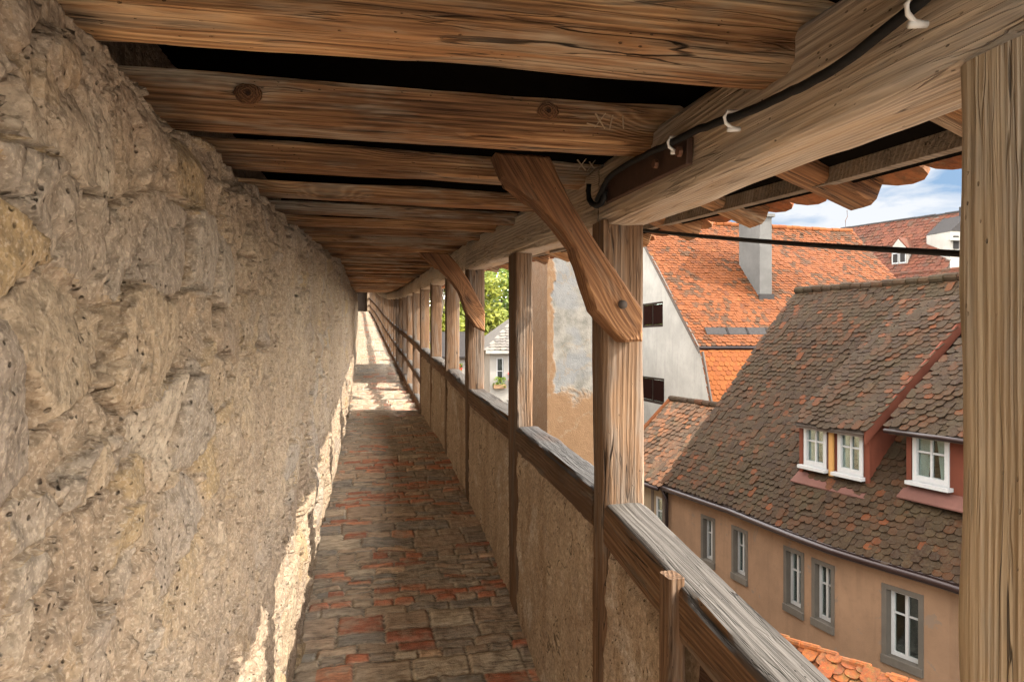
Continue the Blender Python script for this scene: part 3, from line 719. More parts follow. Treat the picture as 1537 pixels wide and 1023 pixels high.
for i, ((a, za), (b, zb)) in enumerate(rails):
    if i == 0: a = 1.47; za = -.558
    a0, b0 = a - .006, b + .006
    nx = max(12, int((b0 - a0) / (.008 if i < 2 else .02))); nz = 120
    ys = np.linspace(a0, b0, nx)[:, None]; t = np.linspace(0, 1, nz)[None]
    zb0 = zf(ys) - .1; zt = np.interp(ys, (a0, b0), (za, zb)) - hs[i] + .012
    Z = zb0 + t * (zt - zb0); Y = ys + 0 * Z
    D = .022 * (fbm(Y * 4, Z * 4, Y * 0, 4, 91 + i) - .5) + .016 * (fbm(Y * 18, Z * 18, Y * 0, 4, 97 + i, .6) - .5)
    D = D - .012 * sstep(.955, .985, t) * (vn(Y * 9, Z * 0, Y * 0, 6) > .35) - .03 * sstep(.06, 0, t) * (.5 + vn(Y * 5, Y * 0, Y * 0, 2)) + .004
    X = XR + .012 + -D
    P = np.stack([X, Y, Z], -1)
    e0 = P[:, -1:, :].copy(); e0[..., 0] = XR + .105; e1 = e0.copy(); e1[..., 2] = zb0
    P = np.concatenate([P, e0, e1], 1)
    o = grid_mesh('parapet_panel', P, {}, M_infill)
    tag(o, pl[i], 'parapet', 'plaster parapet panels')
# short stub post clasping the near handrail
o = beam('stub_post', (.697, 1.468, -1.62), (.697, 1.468, -.541), .064, .042, W_post, 251, up=(1, 0, 0), amp=.003, seg=.03, per=8)
tag(o, 'short square stub post in front of the nearest handrail joint', 'post')
o = beam('gap_fill_board', (.752, .1, -.86 - .22), (.752, 1.44, -.665 - .22), .03, .42, W_dark, 252, amp=.003, seg=.05)  # added board, its dark wood stands in for the black gap under the rail
tag(o, 'dark board added to fill the black gap under the near handrail', 'plank')
ow = MB()
for a0 in np.arange(-1.2, 46, 1.2):
    ow.box((.86 + float(coff(a0)), a0, -9), (.14, 0, 0), (float(coff(a0 + 1.2) - coff(a0)), 1.2, 0), (0, 0, 9 + float(zf(a0)) - .15))
tag(ow.build('outer_wall', M_stone), 'stone outer wall carrying the edge of the walkway', 'wall')

tg = empty('gate_tower', 'dark tower wall with a doorway closing the far end of the walkway', 'tower', (-.4, 44, 0))
b = MB(); Yt = 43.5; zt = float(zf(Yt)); xc = float(coff(Yt)) + .2
b.box((xc - 4, Yt, -9), (3.6, 0, 0), (0, 4, 0), (0, 0, 20)); b.box((xc + .4, Yt, -9), (3.2, 0, 0), (0, 4, 0), (0, 0, 20)); b.box((xc - .4, Yt, zt + 1.55), (.8, 0, 0), (0, 4, 0), (0, 0, 9 - zt)); b.box((xc - .4, Yt + 1.5, zt - .2), (.8, 0, 0), (0, .3, 0), (0, 0, 1.9))
b.build('wall', M_stone, tg)
b = MB(); b.box((xc - .4, Yt + .3, zt - .1), (.8, 0, 0), (0, .06, 0), (0, 0, 1.7)); b.build('door', M_timber, tg)
# ------------------------------------------------------------------ gallery roof
RS = .50; XE = 1.19
def ze(Y): return float(zc(Y)) - .095
roof = empty('gallery_roof', 'sloping tiled roof over the walkway with eave boards and scalloped tile edges', 'roof', (0, 0, 0))
b = MB()
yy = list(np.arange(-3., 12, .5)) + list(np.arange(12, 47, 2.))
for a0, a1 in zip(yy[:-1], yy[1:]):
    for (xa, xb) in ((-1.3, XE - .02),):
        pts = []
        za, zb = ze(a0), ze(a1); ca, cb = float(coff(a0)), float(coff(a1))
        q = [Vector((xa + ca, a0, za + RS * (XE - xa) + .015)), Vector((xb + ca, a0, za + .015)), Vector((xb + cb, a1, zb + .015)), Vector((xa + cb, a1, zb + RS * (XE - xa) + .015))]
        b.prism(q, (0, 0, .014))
b.build('sheathing', M_voidblack, roof)
# scalloped eave tiles
def add_tile(mb, o, A, B, N, w, L, th, r=None):
    """o: centre of lower tip end, A along row, B up-slope, N normal"""
    hw = w / 2 * .97; rr = hw * .62
    out = [(-hw, L), (-hw, rr)] + [(-hw * math.cos(t), rr - rr * math.sin(t)) for t in (PI * .17, PI * .33, PI * .5, PI * .67, PI * .83)] + [(hw, rr), (hw, L)]
    b = len(mb.v); n = len(out)
    for (x, y) in out: mb.v.append(tuple(o + A * x + B * y + N * (th + .0 * y)))
    for (x, y) in out: mb.v.append(tuple(o + A * x + B * y))
    mb.f.append(tuple(b + i for i in range(n))); mb.m.append(0)
    for i in range(n - 1):
        mb.f.append((b + i, b + n + i, b + n + i + 1, b + i + 1)); mb.m.append(0)
    mb.f.append(tuple(b + n + i for i in range(n - 1, -1, -1))); mb.m.append(0)
tm = MB(); r = random.Random(5)
for k in range(0, 10):
    Y = -.8
    Y += (k % 2) * .085
    while Y < 14:
        base = Vector((XE + .09 - k * .14 * .894, Y, ze(Y) + .035 + k * .14 * .447 - .037))
        B = Vector((-.894, 0, .447)); A = Vector((0, 1, .05)).normalized(); N = A.cross(B); N = N if N.z > 0 else -N
        Bt = (B - N * .07 + A * r.uniform(-.03, .03)).normalized()
        add_tile(tm, base + N * (.012 + r.uniform(0, .006)) + B * r.uniform(-.015, .01), A, Bt, N, .17, .36 if k else .3, .014)
        Y += .17
tm.build('eave_tiles', T_galle, roof)
eb = MB()
for a0 in np.arange(-1., 12, .5):
    a1 = a0 + .5
    for (dx, wdt) in ((.03, .12),):
        x = XE - .09
        eb.prism([(x, a0, ze(a0) + .012), (x + .025, a0, ze(a0) + .010), (x + .025, a0, ze(a0) + .058), (x, a0, ze(a0) + .062)], (0, a1 - a0, ze(a1) - ze(a0)))
eb.build('eave_boards', W_grey, roof)
tails = [.53, 1.02, 1.51, 1.99, 2.43, 2.9, 3.55, 4.05, 4.6, 5.2, 5.8, 6.4]
tl = {2: 'rafter tail with striped grain and blunt tip against the sky', 3: 'rafter tail in the middle of the eave, just above the thin black cable', 4: 'lowest rafter tail in view, touching the stout post'}
for i, Y in enumerate(tails):
    z = ze(Y) - .005
    o = beam('rafter_tail', (.868, Y, z + RS * (XE - .868)), (XE + .06, Y, z + .017), .10, .10, W_joist if i % 2 else W_brace, 500 + i, amp=.004, seg=.03, per=7, chamf=.012)
    tag(o, tl.get(i, 'rafter tail half hidden under the eave of the gallery roof'), 'rafter', 'rafter tails under the eave')

# ------------------------------------------------------------------ cable, iron strap, hook
cb = MB()
pts = [(1480, -70), (1375, 8), (1300, 70), (1250, 103), (1200, 132), (1150, 155), (1095, 178), (1050, 194), (1012, 213), (975, 230), (940, 248), (915, 266), (905, 283), (896, 301)]
P3 = [onX(px, py, XR - .037 - (.002 if i > 7 else 0)) for i, (px, py) in enumerate(pts)]
P3 = [Vector((P3[0].x, -.9, P3[0].z - .02)), Vector((P3[0].x, .1, P3[0].z))] + P3
sm = []
for i in range(len(P3) - 1):
    p0, p1, p2, p3 = P3[max(i - 1, 0)], P3[i], P3[i + 1], P3[min(i + 2, len(P3) - 1)]
    for t in (0, .25, .5, .75):
        sm.append(.5 * ((2 * p1) + (p2 - p0) * t + (2 * p0 - 5 * p1 + 4 * p2 - p3) * t * t + (3 * p1 - p0 - 3 * p2 + p3) * t ** 3))
sm.append(P3[-1])
r_ = random.Random(2); cb.tube([q + Vector((0, 0, r_.uniform(-.0016, .0016))) for q in sm], .0078, 10)
cab = cb.build('power_cable', M_black, None, True)
tag(cab, 'thick black cable sagging along the pale top beam', 'cable')
for (px, py) in ((1372, 10), (1096, 177), (1010, 214)):
    k = MB(); c = onX(px, py, XR - .037)
    k.tube([c + Vector((.02, -.004, .012)), c + Vector((-.009, -.004, .010)), c + Vector((-.013, -.002, 0)), c + Vector((-.009, 0, -.010)), c + Vector((.004, .004, -.016)), c + Vector((.02, .004, -.018))], .0035, 8)
    k.tube([c + Vector((.022, .004, -.018)), c + Vector((-.002, .006, -.020))], .005, 8)
    k.build('cable_clip', M_clip, cab, True)
ir = empty('iron_strap', 'brown iron strap bolted to the pale top beam above the stout post', 'bracket', onX(980, 250, XR - .006))
b = MB()
c1, c2 = onX(1042, 205, XR - .004), onX(1040, 247, XR - .004); c3, c4 = onX(917, 305, XR - .004), onX(914, 268, XR - .004)
b.prism([c1, c2, c3, c4], (-.016, 0, 0)); b.build('strap_plate', M_iron, ir, bevel=.003)
for (px, py) in ((1022, 228), (986, 246)):
    k = MB(); c = onX(px, py, XR - .026); k.tube([c, c + Vector((-.009, 0, 0))], .011, 8); k.build('bolt', M_bolt, ir)
hk = MB(); hp = [(884, 276), (883, 286), (884, 298), (888, 305), (895, 309), (902, 306), (907, 297), (908, 285)]
hk.tube([onX(px, py, XR - .03) for px, py in hp], .0085, 10)
tag(hk.build('iron_hook', M_black, None, True), 'black J shaped iron hook under the beam where the cable ends', 'hook')
st = MB()
a, e = onX(945, 343, .87), onX(1428, 380, .87)
d = e - a
st.tube([a + d * t + Vector((0, 0, -.006 * 4 * t * (1 - t))) for t in np.linspace(0, 1.35, 14)], .0052, 8)
tag(st.build('hanging_wire', M_black, None, True), 'thin taut black cable slanting across the open bay outside the posts', 'cable')

# ================================================================== the town outside
GZ = -7.6
g = MB()
for i in range(-6, 14):
    for j in range(-4, 16): g.poly([(i * 20, j * 20, GZ), (i * 20 + 20, j * 20, GZ), (i * 20 + 20, j * 20 + 20, GZ), (i * 20, j * 20 + 20, GZ)])
for i, j in ((1, 0),): g.box((-400, -400, GZ - .3), (1000, 0, 0), (0, 1200, 0), (0, 0, .25))
tag(g.build('ground', M_cobble), 'cobbled street level far below the wall walk', 'ground', kind='structure')

def lerp(a, b, t): return a + (b - a) * t
def polyl(pts):
    pts = [Vector(p) for p in pts]; L = [0]
    for a, b in zip(pts[:-1], pts[1:]): L.append(L[-1] + (b - a).length)
    def f(u):
        if u <= 0: return pts[0] + (pts[1] - pts[0]).normalized() * u
        for i in range(len(pts) - 1):
            if u <= L[i + 1] or i == len(pts) - 2: return pts[i] + (pts[i + 1] - pts[i]).normalized() * (u - L[i])
    return f, L[-1], L
def tile_roof(name, E, R, mat, parent, w=.20, expo=.17, seed=1, jit=1., sdiv=None):
    """E(s),R(s) s in 0..1: eave and ridge points; A runs along s"""
    mb = MB(); r = random.Random(seed)
    slope = max((R(.5) - E(.5)).length, .1); rows = int(slope / expo)
    for k in range(rows + 1):
        t = k * expo / slope
        La = (lerp(E(1), R(1), t) - lerp(E(0), R(0), t)).length; n = max(1, int(La / w))
        for i in range(n + 1):
            s = (i + (.5 if k % 2 else 0)) / n
            if s > 1.0: continue
            o = lerp(E(s), R(s), t); A = (lerp(E(min(1, s + .02)), R(min(1, s + .02)), t) - lerp(E(max(0, s - .02)), R(max(0, s - .02)), t)).normalized()
            B = (R(s) - E(s)).normalized(); N = A.cross(B).normalized(); N = N if N.z > 0 else -N
            L = min(expo * 1.9, slope - k * expo + .05)
            if L < .06: continue
            sg = .018 * math.sin(s * 9 + k * .13) + .02 * math.sin(s * 3.1 + k * .21 + seed)
            yaw = r.gauss(0, .035) * jit
            A2 = (A + B * yaw).normalized(); B2 = (B - A * yaw - N * (.11 + r.gauss(0, .04) * jit)).normalized()
            N2 = A2.cross(B2).normalized(); N2 = N2 if N2.z > 0 else -N2
            add_tile(mb, o + B * (r.gauss(0, .008) * jit - .02 - (.05 if r.random() < .02 * jit else 0)) + N * (.03 + sg + abs(r.gauss(0, .006)) * jit), A2, B2, N2, w * 1.0, L, .016)
    ob = mb.build(name, mat, parent)
    dk = MB(); ns = 12
    for i in range(ns):
        a, b2 = i / ns, (i + 1) / ns
        dk.poly([E(a) + Vector((0, 0, -.05)), E(b2) + Vector((0, 0, -.05)), R(b2) + Vector((0, 0, -.05)), R(a) + Vector((0, 0, -.05))])
    dk.build('roof_deck', M_timber, ob)
    return ob
def ridge_tiles(E, parent, mat, r0=.11, step=.34, name='ridge_tiles', seed=2):
    mb = MB(); rr = random.Random(seed); L = (E(1) - E(0)).length; n = max(1, int(L / step))
    for i in range(n):
        a, b = E(i / n), E((i + 1.12) / n); j = Vector((rr.gauss(0, .012), rr.gauss(0, .012), rr.gauss(0, .012) + .0))
        mb.tube([a + j + Vector((0, 0, -.02)), b + j + Vector((0, 0, .005))], [r0 * 1.1, r0 * .92], 10)
    return mb.build(name, mat, parent)

def wall_holes(mb, P, u0, u1, z0, z1, holes, n, depth, extra=()):
    us = sorted(set([u0, u1] + [h[0] for h in holes] + [h[1] for h in holes] + [e for e in extra if u0 < e < u1])); zs = sorted(set([z0, z1] + [h[2] for h in holes] + [h[3] for h in holes]))
    def pt(u, z): q = P(u); return Vector((q.x, q.y, z))
    for a, b in zip(us[:-1], us[1:]):
        for c, d in zip(zs[:-1], zs[1:]):
            um, zm = (a + b) / 2, (c + d) / 2
            if any(h[0] < um < h[1] and h[2] < zm < h[3] for h in holes): continue
            mb.poly([pt(a, c), pt(b, c), pt(b, d), pt(a, d)])
def window(parent, o, U, N, w, h, depth=.2, surround=.13, cols=2, rows=(.68,), fw=.06, curtain=False, name='window', frame=None, pane=True, sill=True, smat=None):
    """opening with lower-left outer corner o, U along, N outward; frame set back by depth"""
    U = Vector(U).normalized(); N = Vector(N).normalized(); Z = Vector((0, 0, 1)); o = Vector(o)
    f = MB(); b = o - N * depth
    f.box(b, U * fw, Z * h, N * .05); f.box(b + U * (w - fw), U * fw, Z * h, N * .05)
    f.box(b + U * fw, U * (w - 2 * fw), Z * fw * 1.25, N * .05); f.box(b + U * fw + Z * (h - fw), U * (w - 2 * fw), Z * fw, N * .05)
    iw, ih = w - 2 * fw, h - 2.25 * fw
    for c in range(1, cols): f.box(b + U * (fw + iw * c / cols - .028) + Z * fw * 1.25 + N * .004, U * .056, Z * ih, N * .05)
    for t in rows:
        for c in range(cols):
            f.box(b + U * (fw + iw * c / cols + .028 * (c > 0)) + Z * (fw * 1.25 + ih * t - .015) + N * .008, U * (iw / cols - .028 * (cols > 1)), Z * .03, N * .035)
    W = f.build(name, frame or M_frame, parent)
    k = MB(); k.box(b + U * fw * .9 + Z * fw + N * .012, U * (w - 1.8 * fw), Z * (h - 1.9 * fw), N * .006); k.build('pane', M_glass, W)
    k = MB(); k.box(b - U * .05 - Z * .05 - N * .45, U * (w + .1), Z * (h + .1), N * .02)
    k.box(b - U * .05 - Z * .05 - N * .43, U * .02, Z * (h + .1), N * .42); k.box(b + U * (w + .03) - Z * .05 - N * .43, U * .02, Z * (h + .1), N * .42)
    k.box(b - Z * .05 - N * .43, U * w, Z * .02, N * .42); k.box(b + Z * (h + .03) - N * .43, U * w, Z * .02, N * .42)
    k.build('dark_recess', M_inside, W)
    if curtain:
        k = MB(); n = 36
        for side in (0, 1):
            for i in range(n):
                s0, s1 = i / n, (i + 1) / n
                def cp(s, zt):
                    x = (.04 + s * (.30 if zt else .22)) * w; x = x if side == 0 else w - x
                    return b + U * x + N * (-.07 + .012 * math.sin(s * 34)) + Z * (fw + zt * (h - 2 * fw))
                k.poly([cp(s0, 0), cp(s1, 0), cp(s1, 1), cp(s0, 1)])
        k.build('curtain', M_curtain, W)
    if surround:
        s = MB(); e = surround
        s.box(o - U * e - N * (depth), U * e, Z * h, N * (depth + .015)); s.box(o + U * w - N * depth, U * e, Z * h, N * (depth + .015))
        s.box(o - U * e + Z * h - N * depth, U * (w + 2 * e), Z * e, N * (depth + .017))
        s.build('window_surround', smat or M_surround, W)
        s = MB(); s.box(o - U * (e + .0) - Z * .16 - N * depth, U * (w + 2 * e), Z * .16, N * (depth + .05)); s.build('window_sill', smat or M_surround, W, bevel=.01)
    elif sill:
        s = MB(); s.box(o - U * .06 - Z * .06 - N * depth, U * (w + .12), Z * .055, N * (depth + .10)); s.build('window_sill', M_frame, W, bevel=.006)
    return W

# ---------------------------------------------------------------- tan house
EZ = -4.14
ep = [(1425, 867.6), (1316, 837), (1260, 820), (1213.5, 803.4), (1157.6, 782), (1106, 761.5), (1041.5, 740), (1003, 727)]
EP = [onZ(px, py, EZ) for px, py in ep]
dirv = (EP[-1] - EP[0]).normalized()
EP = [EP[0] - dirv * 5.5] + EP                      # runs on behind the near post
fE, LE, LL = polyl(EP)
U_ = dirv; N_ = Vector((-dirv.y, dirv.x, 0)); N_ = N_ if N_.x < 0 else -N_      # outward, toward the walkway
RZ = 1.58
rfar = onZ(1210, 435, RZ); 
D_ = -(rfar - EP[-1]).dot(N_)
rnear = EP[0] - N_ * D_; rnear.z = RZ
rfar2 = EP[-1] - N_ * D_; rfar2.z = RZ
tan = empty('tan_house', 'tan plastered house with a steep brown tiled roof and red dormers', 'house', (EP[4].x, EP[4].y, GZ))
OV = .32
E_t = lambda s: fE(s * LE) + N_ * OV * .55 + Vector((0, 0, .03))
def R_t(s): p = lerp(rnear, rfar2, s); return p + Vector((0, 0, .05 * math.sin(s * 6) - .04))
troof = tile_roof('roof', E_t, R_t, T_old, tan, .18, .148, 3, 1.35)
ridge_tiles(lambda s: R_t(s) + Vector((0, 0, .06)), troof, T_old, .12)
def facade_px(px, py):
    """intersection of a pixel ray with the facade (vertical, under the eave line)"""
    r_ = ray(px, py)
    for i in range(len(EP) - 1):
        a, b = EP[i] - N_ * .0, EP[i + 1]
        ax, ay, bx, by = a.x, a.y, b.x - a.x, b.y - a.y
        den = r_.x * by - r_.y * bx
        if abs(den) < 1e-9: continue
        k = (ax * by - ay * bx) / den; t = ((ax * r_.y) - (ay * r_.x)) / (bx * -r_.y + by * r_.x) if False else None
        q = r_ * k; tt = ((q.x - ax) * bx + (q.y - ay) * by) / (bx * bx + by * by)
        if -.001 <= tt <= 1.001: return LL[i] + tt * (LL[i + 1] - LL[i]), q.z
    return None
wins = [((1323, 870, 992), 1390), ((1218, 832.5, 936), 1255), ((1176, 814, 914), 1209), ((1097.5, 784, 867), 1124), ((1052, 768, 845), 1075)]
holes = []
for ((xa, yt, yb), xb) in wins:
    u0, zt = facade_px(xa, yt); _, zb_ = facade_px(xa, yb); u1, _ = facade_px(xb, (yt + yb) / 2)
    holes.append((min(u0, u1) + .13, max(u0, u1) - .10, zb_ + .17, zt - .13))
mz = sum(h[3] for h in holes) / 5
wm = MB(); wall_holes(wm, fE, 0, LE, GZ, EZ - .03, [(h[0], h[1], h[2], h[3]) for h in holes], N_, .2, LL)
end = fE(LE)
# far gable end and back
gb = [Vector((end.x, end.y, GZ)), Vector((rfar2.x - N_.x * D_, rfar2.y - N_.y * D_, GZ))]
bk = end - N_ * D_ * 2
wm.poly([(end.x, end.y, GZ), (bk.x, bk.y, GZ), (bk.x, bk.y, EZ), (rfar2.x, rfar2.y, RZ - .1), (end.x, end.y, EZ - .03)])
nb = EP[0] - N_ * D_ * 2
wm.poly([(EP[0].x, EP[0].y, GZ), (EP[0].x, EP[0].y, EZ), (rnear.x, rnear.y, RZ - .1), (nb.x, nb.y, EZ), (nb.x, nb.y, GZ)])
wm.poly([(bk.x, bk.y, GZ), (nb.x, nb.y, GZ), (nb.x, nb.y, EZ), (bk.x, bk.y, EZ)])
wm.build('wall', M_tan, tan)
bm_ = MB(); bm_.poly([rnear + Vector((0, 0, -.05)), rfar2 + Vector((0, 0, -.05)), Vector((bk.x, bk.y, EZ)), Vector((nb.x, nb.y, EZ))]); bm_.build('back_roof', T_old, tan)
for i, h in enumerate(holes):
    o = fE(h[0]); q = fE(h[1]); Uw = q - o; Uw.z = 0
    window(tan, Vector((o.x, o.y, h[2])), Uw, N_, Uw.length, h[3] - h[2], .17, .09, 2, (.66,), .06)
gt = MB()
gp = [fE(u) + N_ * (OV * .55 + .055) + Vector((0, 0, -.065)) for u in np.linspace(0, LE, 30)]
gt.tube(gp, .07, 10); gt.build('gutter', M_gutter, tan, True)
gt = MB(); gt.tube([p + Vector((0, 0, .075)) - N_ * .05 for p in gp], .02, 6); gt.build('gutter_lip', M_gutter, tan, True)
dp = MB(); o = fE(LE - .06) + N_ * .09; dp.tube([gp[-1], Vector((o.x, o.y, EZ - .45)), Vector((o.x, o.y, GZ))], .05, 8); dp.build('downpipe', M_gutter, tan, True)
# verge boards at the far gable
vb = MB(); a, e = E_t(1) + Vector((0, 0, -.04)), R_t(1) + Vector((0, 0, -.04)); vb.box(a + U_ * .02, e - a, U_ * .05, (0, 0, -.18)); vb.build('verge_board', M_timber, tan)

# dormers: front plane parallel to the facade, low-pitched tiled roof, red cheeks
pE, pR = E_t(.3), R_t(.3); nRoof = (E_t(.8) - E_t(.2)).cross(pR - pE).normalized(); nRoof = nRoof if nRoof.z > 0 else -nRoof
nRoof = (RZ - EZ) and Vector((N_.x * (RZ - EZ), N_.y * (RZ - EZ), D_)).normalized()
roofP = EP[4] + Vector((0, 0, .12))
tanr = (RZ - EZ) / D_
def dormer(bl, br, ztop_px, pitch, wins_, extL, extR, label, post=None, overh=.22):
    """bl/br: pixels of the front's lower corners on the roof; ztop_px: pixel of the front's upper right corner"""
    A, B = onPlane(*bl, roofP, nRoof), onPlane(*br, roofP, nRoof)
    # align to facade direction through the near corner
    Ud = U_ * -1 if (B - A).dot(U_) < 0 else U_
    mid = (A + B) / 2; half = abs((B - A).dot(U_)) / 2
    A = mid - Ud * half; B = mid + Ud * half; zb = mid.z
    A.z = B.z = zb
    # height from the pixel above br
    rr = ray(*ztop_px); k = (B.dot(N_)) / (rr.x * N_.x + rr.y * N_.y); zt = (rr * k).z
    H = zt - zb
    d = empty('dormer', None, None, (0, 0, 0)); d.parent = tan; d.matrix_basis = tan.matrix_basis.inverted()
    if label: d['label'] = label
    A0 = A - Ud * .0; W = 2 * half
    run = H / (tanr - pitch)
    hw = []
    fr = MB(); holesd = [(a * W, b_ * W, zb + c_ * H, zb + d_ * H) for (a, b_, c_, d_) in wins_]
    wall_holes(fr, lambda u: A0 + Ud * u, 0, W, zb - .15, zt, holesd, N_, .1)
    for P0 in (A0, B):
        fr.poly([Vector((P0.x, P0.y, zb - .1)), Vector((P0.x, P0.y, zt)), Vector((P0.x, P0.y, zt)) - N_ * run + Vector((0, 0, run * pitch)), ])
    fr.build('dormer_wall', M_redwood, d)
    for (a, b_, c_, e_) in holesd:
        w_ = b_ - a
        Wd = MB(); o = A0 + Ud * a; o = Vector((o.x, o.y, c_)); h_ = e_ - c_; bb = o - N_ * .06; Z = Vector((0, 0, 1)); fw = .085
        Wd.box(bb, Ud * fw, Z * h_, N_ * .09); Wd.box(bb + Ud * (w_ - fw), Ud * fw, Z * h_, N_ * .09)
        Wd.box(bb + Ud * fw, Ud * (w_ - 2 * fw), Z * fw * 1.3, N_ * .09); Wd.box(bb + Ud * fw + Z * (h_ - fw), Ud * (w_ - 2 * fw), Z * fw, N_ * .09)
        iw, ih = w_ - 2 * fw, h_ - 2.3 * fw
        Wd.box(bb + Ud * (w_ / 2 - .02) + Z * fw * 1.3 + N_ * .01, Ud * .04, Z * ih, N_ * .05)
        for q in (0, 1): Wd.box(bb + Ud * (fw + q * (iw / 2 + .02)) + Z * (fw * 1.3 + ih * .62) + N_ * .014, Ud * (iw / 2 - .02), Z * .035, N_ * .04)
        Wd.box(bb + Ud * -.07 + Z * -.075 - N_ * .02, Ud * (w_ + .14), Z * .07, N_ * .24)
        Wd.build('window_frame', M_frame, d)
        k2 = MB(); k2.box(bb + Ud * fw * .9 + Z * fw + N_ * .02, Ud * (w_ - 1.8 * fw), Z * (h_ - 1.9 * fw), N_ * .006); k2.build('pane', M_glass, d)
        k2 = MB(); n = 40
        for side in (0, 1):
            for i in range(n):
                def cp(s, zt_):
                    x = (.08 + s * (.36 if zt_ else .25)) * w_; x = x if side == 0 else w_ - x
                    return bb + Ud * x + N_ * (-.05 + .012 * math.sin(s * 40)) + Z * (fw + zt_ * (h_ - 2 * fw))
                k2.poly([cp(i / n, 0), cp((i + 1) / n, 0), cp((i + 1) / n, 1), cp(i / n, 1)])
        k2.build('curtain', M_curtain, d)
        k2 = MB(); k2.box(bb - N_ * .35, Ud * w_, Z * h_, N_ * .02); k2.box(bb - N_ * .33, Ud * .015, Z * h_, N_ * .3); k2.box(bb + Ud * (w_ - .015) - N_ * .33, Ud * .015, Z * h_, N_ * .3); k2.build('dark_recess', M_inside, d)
    if post:
        k2 = MB(); o = A0 + Ud * (post * W - .055) + N_ * .012; k2.box(Vector((o.x, o.y, zb + .05)), Ud * .11, (0, 0, H - .12), N_ * .05); k2.build('mullion_post', M_yellowp, d)
    cbd = MB()
    for P0 in (A0, B): 
        o = P0 - Ud * .05; cbd.box(Vector((o.x, o.y, zb - .1)) + N_ * .008, Ud * .1, (0, 0, H + .08), N_ * .03)
    cbd.build('corner_boards', M_redwood, d)
    # roof
    e0 = A0 - Ud * extL + N_ * overh; e1 = B + Ud * extR + N_ * overh
    e0.z = e1.z = zt + .06 - overh * pitch
    rl = (run + overh + .12)
    Rr = lambda s: lerp(e0, e1, s) - N_ * rl + Vector((0, 0, rl * pitch))
    ro = tile_roof('dormer_roof', lambda s: lerp(e0, e1, s), Rr, T_old, d, .18, .148, 11 + int(zb * 3), 1.35)
    vb = MB()
    for q, sg in ((lerp(e0, e1, 0), -1),):
        vb.box(q + Ud * (.012 * sg) + Vector((0, 0, .05)), -N_ * (rl - .05) + Vector((0, 0, (rl - .05) * pitch)), Ud * .04 * sg, (0, 0, -.30))
    vb.build('verge_board', M_redwood, d)
    fb = MB(); fb.box(e0 + Ud * .04 + N_ * -.06 + Vector((0, 0, -.11)), e1 - e0 - Ud * .08, N_ * .03, (0, 0, .09)); fb.build('fascia', M_timber, d)
    gl = MB(); gl.tube([e0 + Vector((0, 0, -.04)) + N_ * .05 - Ud * .1, e1 + Vector((0, 0, -.04)) + N_ * .05], .045, 8); gl.build('gutter', M_gutter, d, True) if extL > .2 else None
    ap = MB(); o = A0 + N_ * .02 - Ud * .12; o.z = zb - .02
    ap.box(o, Ud * (W + .2), N_ * .26 + Vector((0, 0, -.26 * tanr + .10)), (0, 0, .025)); ap.build('flashing', M_redlead, d)
    return d
dormer((1301, 735), (1207, 702), (1207, 626), .80, [(.07, .43, .14, .86), (.60, .96, .14, .86)], .06, .03, 'dormer with two windows and an ochre mullion', .515)
dormer((1478, 752), (1366, 728), (1366, 636), .80, [(.44, .95, .10, .86)], .32, .35, 'single-window red dormer cut off by the near post')

# ---------------------------------------------------------------- half-timbered neighbour
h2 = empty('half_timbered_house', 'low half-timbered house with a patchy roof beyond the tan house', 'house', (end.x, end.y, GZ))
E2a = end + U_ * .05 + Vector((0, 0, -.06)) + N_ * .05; r2 = onZ(1007, 600, -2.0); D2 = -(r2 - E2a).dot(N_)
len2 = (r2 - E2a).dot(U_)
E2 = lambda s: E2a + U_ * (len2 * s) + N_ * .22
R2 = lambda s: E2a + U_ * (len2 * s) - N_ * D2 + Vector((0, 0, 2.0 + (-2.0 - (-2.0)) + (-2.0 - E2a.z) - 2.0 + .0)) if False else Vector(((E2a + U_ * (len2 * s) - N_ * D2).x, (E2a + U_ * (len2 * s) - N_ * D2).y, -2.0))
ro2 = tile_roof('roof', E2, R2, tilemat('patchy_brown_tiles', [(0., (.045, .027, .017)), (.4, (.075, .042, .025)), (.75, (.11, .05, .025)), (1., (.17, .065, .028))], .35, (.13, .105, .07)), h2, .2, .17, 21, 1.3)
ridge_tiles(lambda s: R2(s) + Vector((0, 0, .05)), ro2, T_old, .11)
ridge_tiles(lambda s: lerp(R2(1), E2(1), s) + U_ * .03 + Vector((0, 0, .05)), ro2, T_orange, .09, .4, 'verge_tiles')
P2 = lambda u: E2a + U_ * u
w2 = MB(); zt2 = E2a.z - .02
zs2 = zt2 - 1.75
wall_holes(w2, P2, 0, len2, zs2, zt2, [(.12, .50, zt2 - 1.35, zt2 - .35)], N_, .1)
e2 = P2(len2); b2_ = e2 - N_ * D2 * 2
w2.poly([(e2.x, e2.y, GZ), (e2.x, e2.y, zt2), (R2(1).x, R2(1).y, -2.05), (b2_.x, b2_.y, zt2), (b2_.x, b2_.y, GZ)])
w2.build('upper_wall', M_cream, h2)
w2 = MB(); w2.box(Vector((E2a.x, E2a.y, GZ)) + N_ * .04, U_ * len2, -N_ * .3, (0, 0, zs2 - GZ)); w2.build('lower_wall', M_pale2, h2)
tb = MB()
for u, lean in ((.02, 0), (.60, 0), (1.25, .35), (1.75, 0), (2.35, -.3), (2.9, 0), (3.5, .3)):
    o = P2(u); tb.box(Vector((o.x, o.y, zs2)) + N_ * .0, U_ * .13, N_ * .02, Vector((0, 0, zt2 - zs2 - .05)) + U_ * lean)
tb.box(Vector((P2(0).x, P2(0).y, zs2)) + N_ * .045, U_ * len2, N_ * .02, (0, 0, .14)); 
tb.build('timber_frame', M_timber, h2)
window(h2, Vector((P2(.12).x, P2(.12).y, zt2 - 1.35)), U_, N_, .38, 1.0, .06, 0, 1, (.6,), .06)
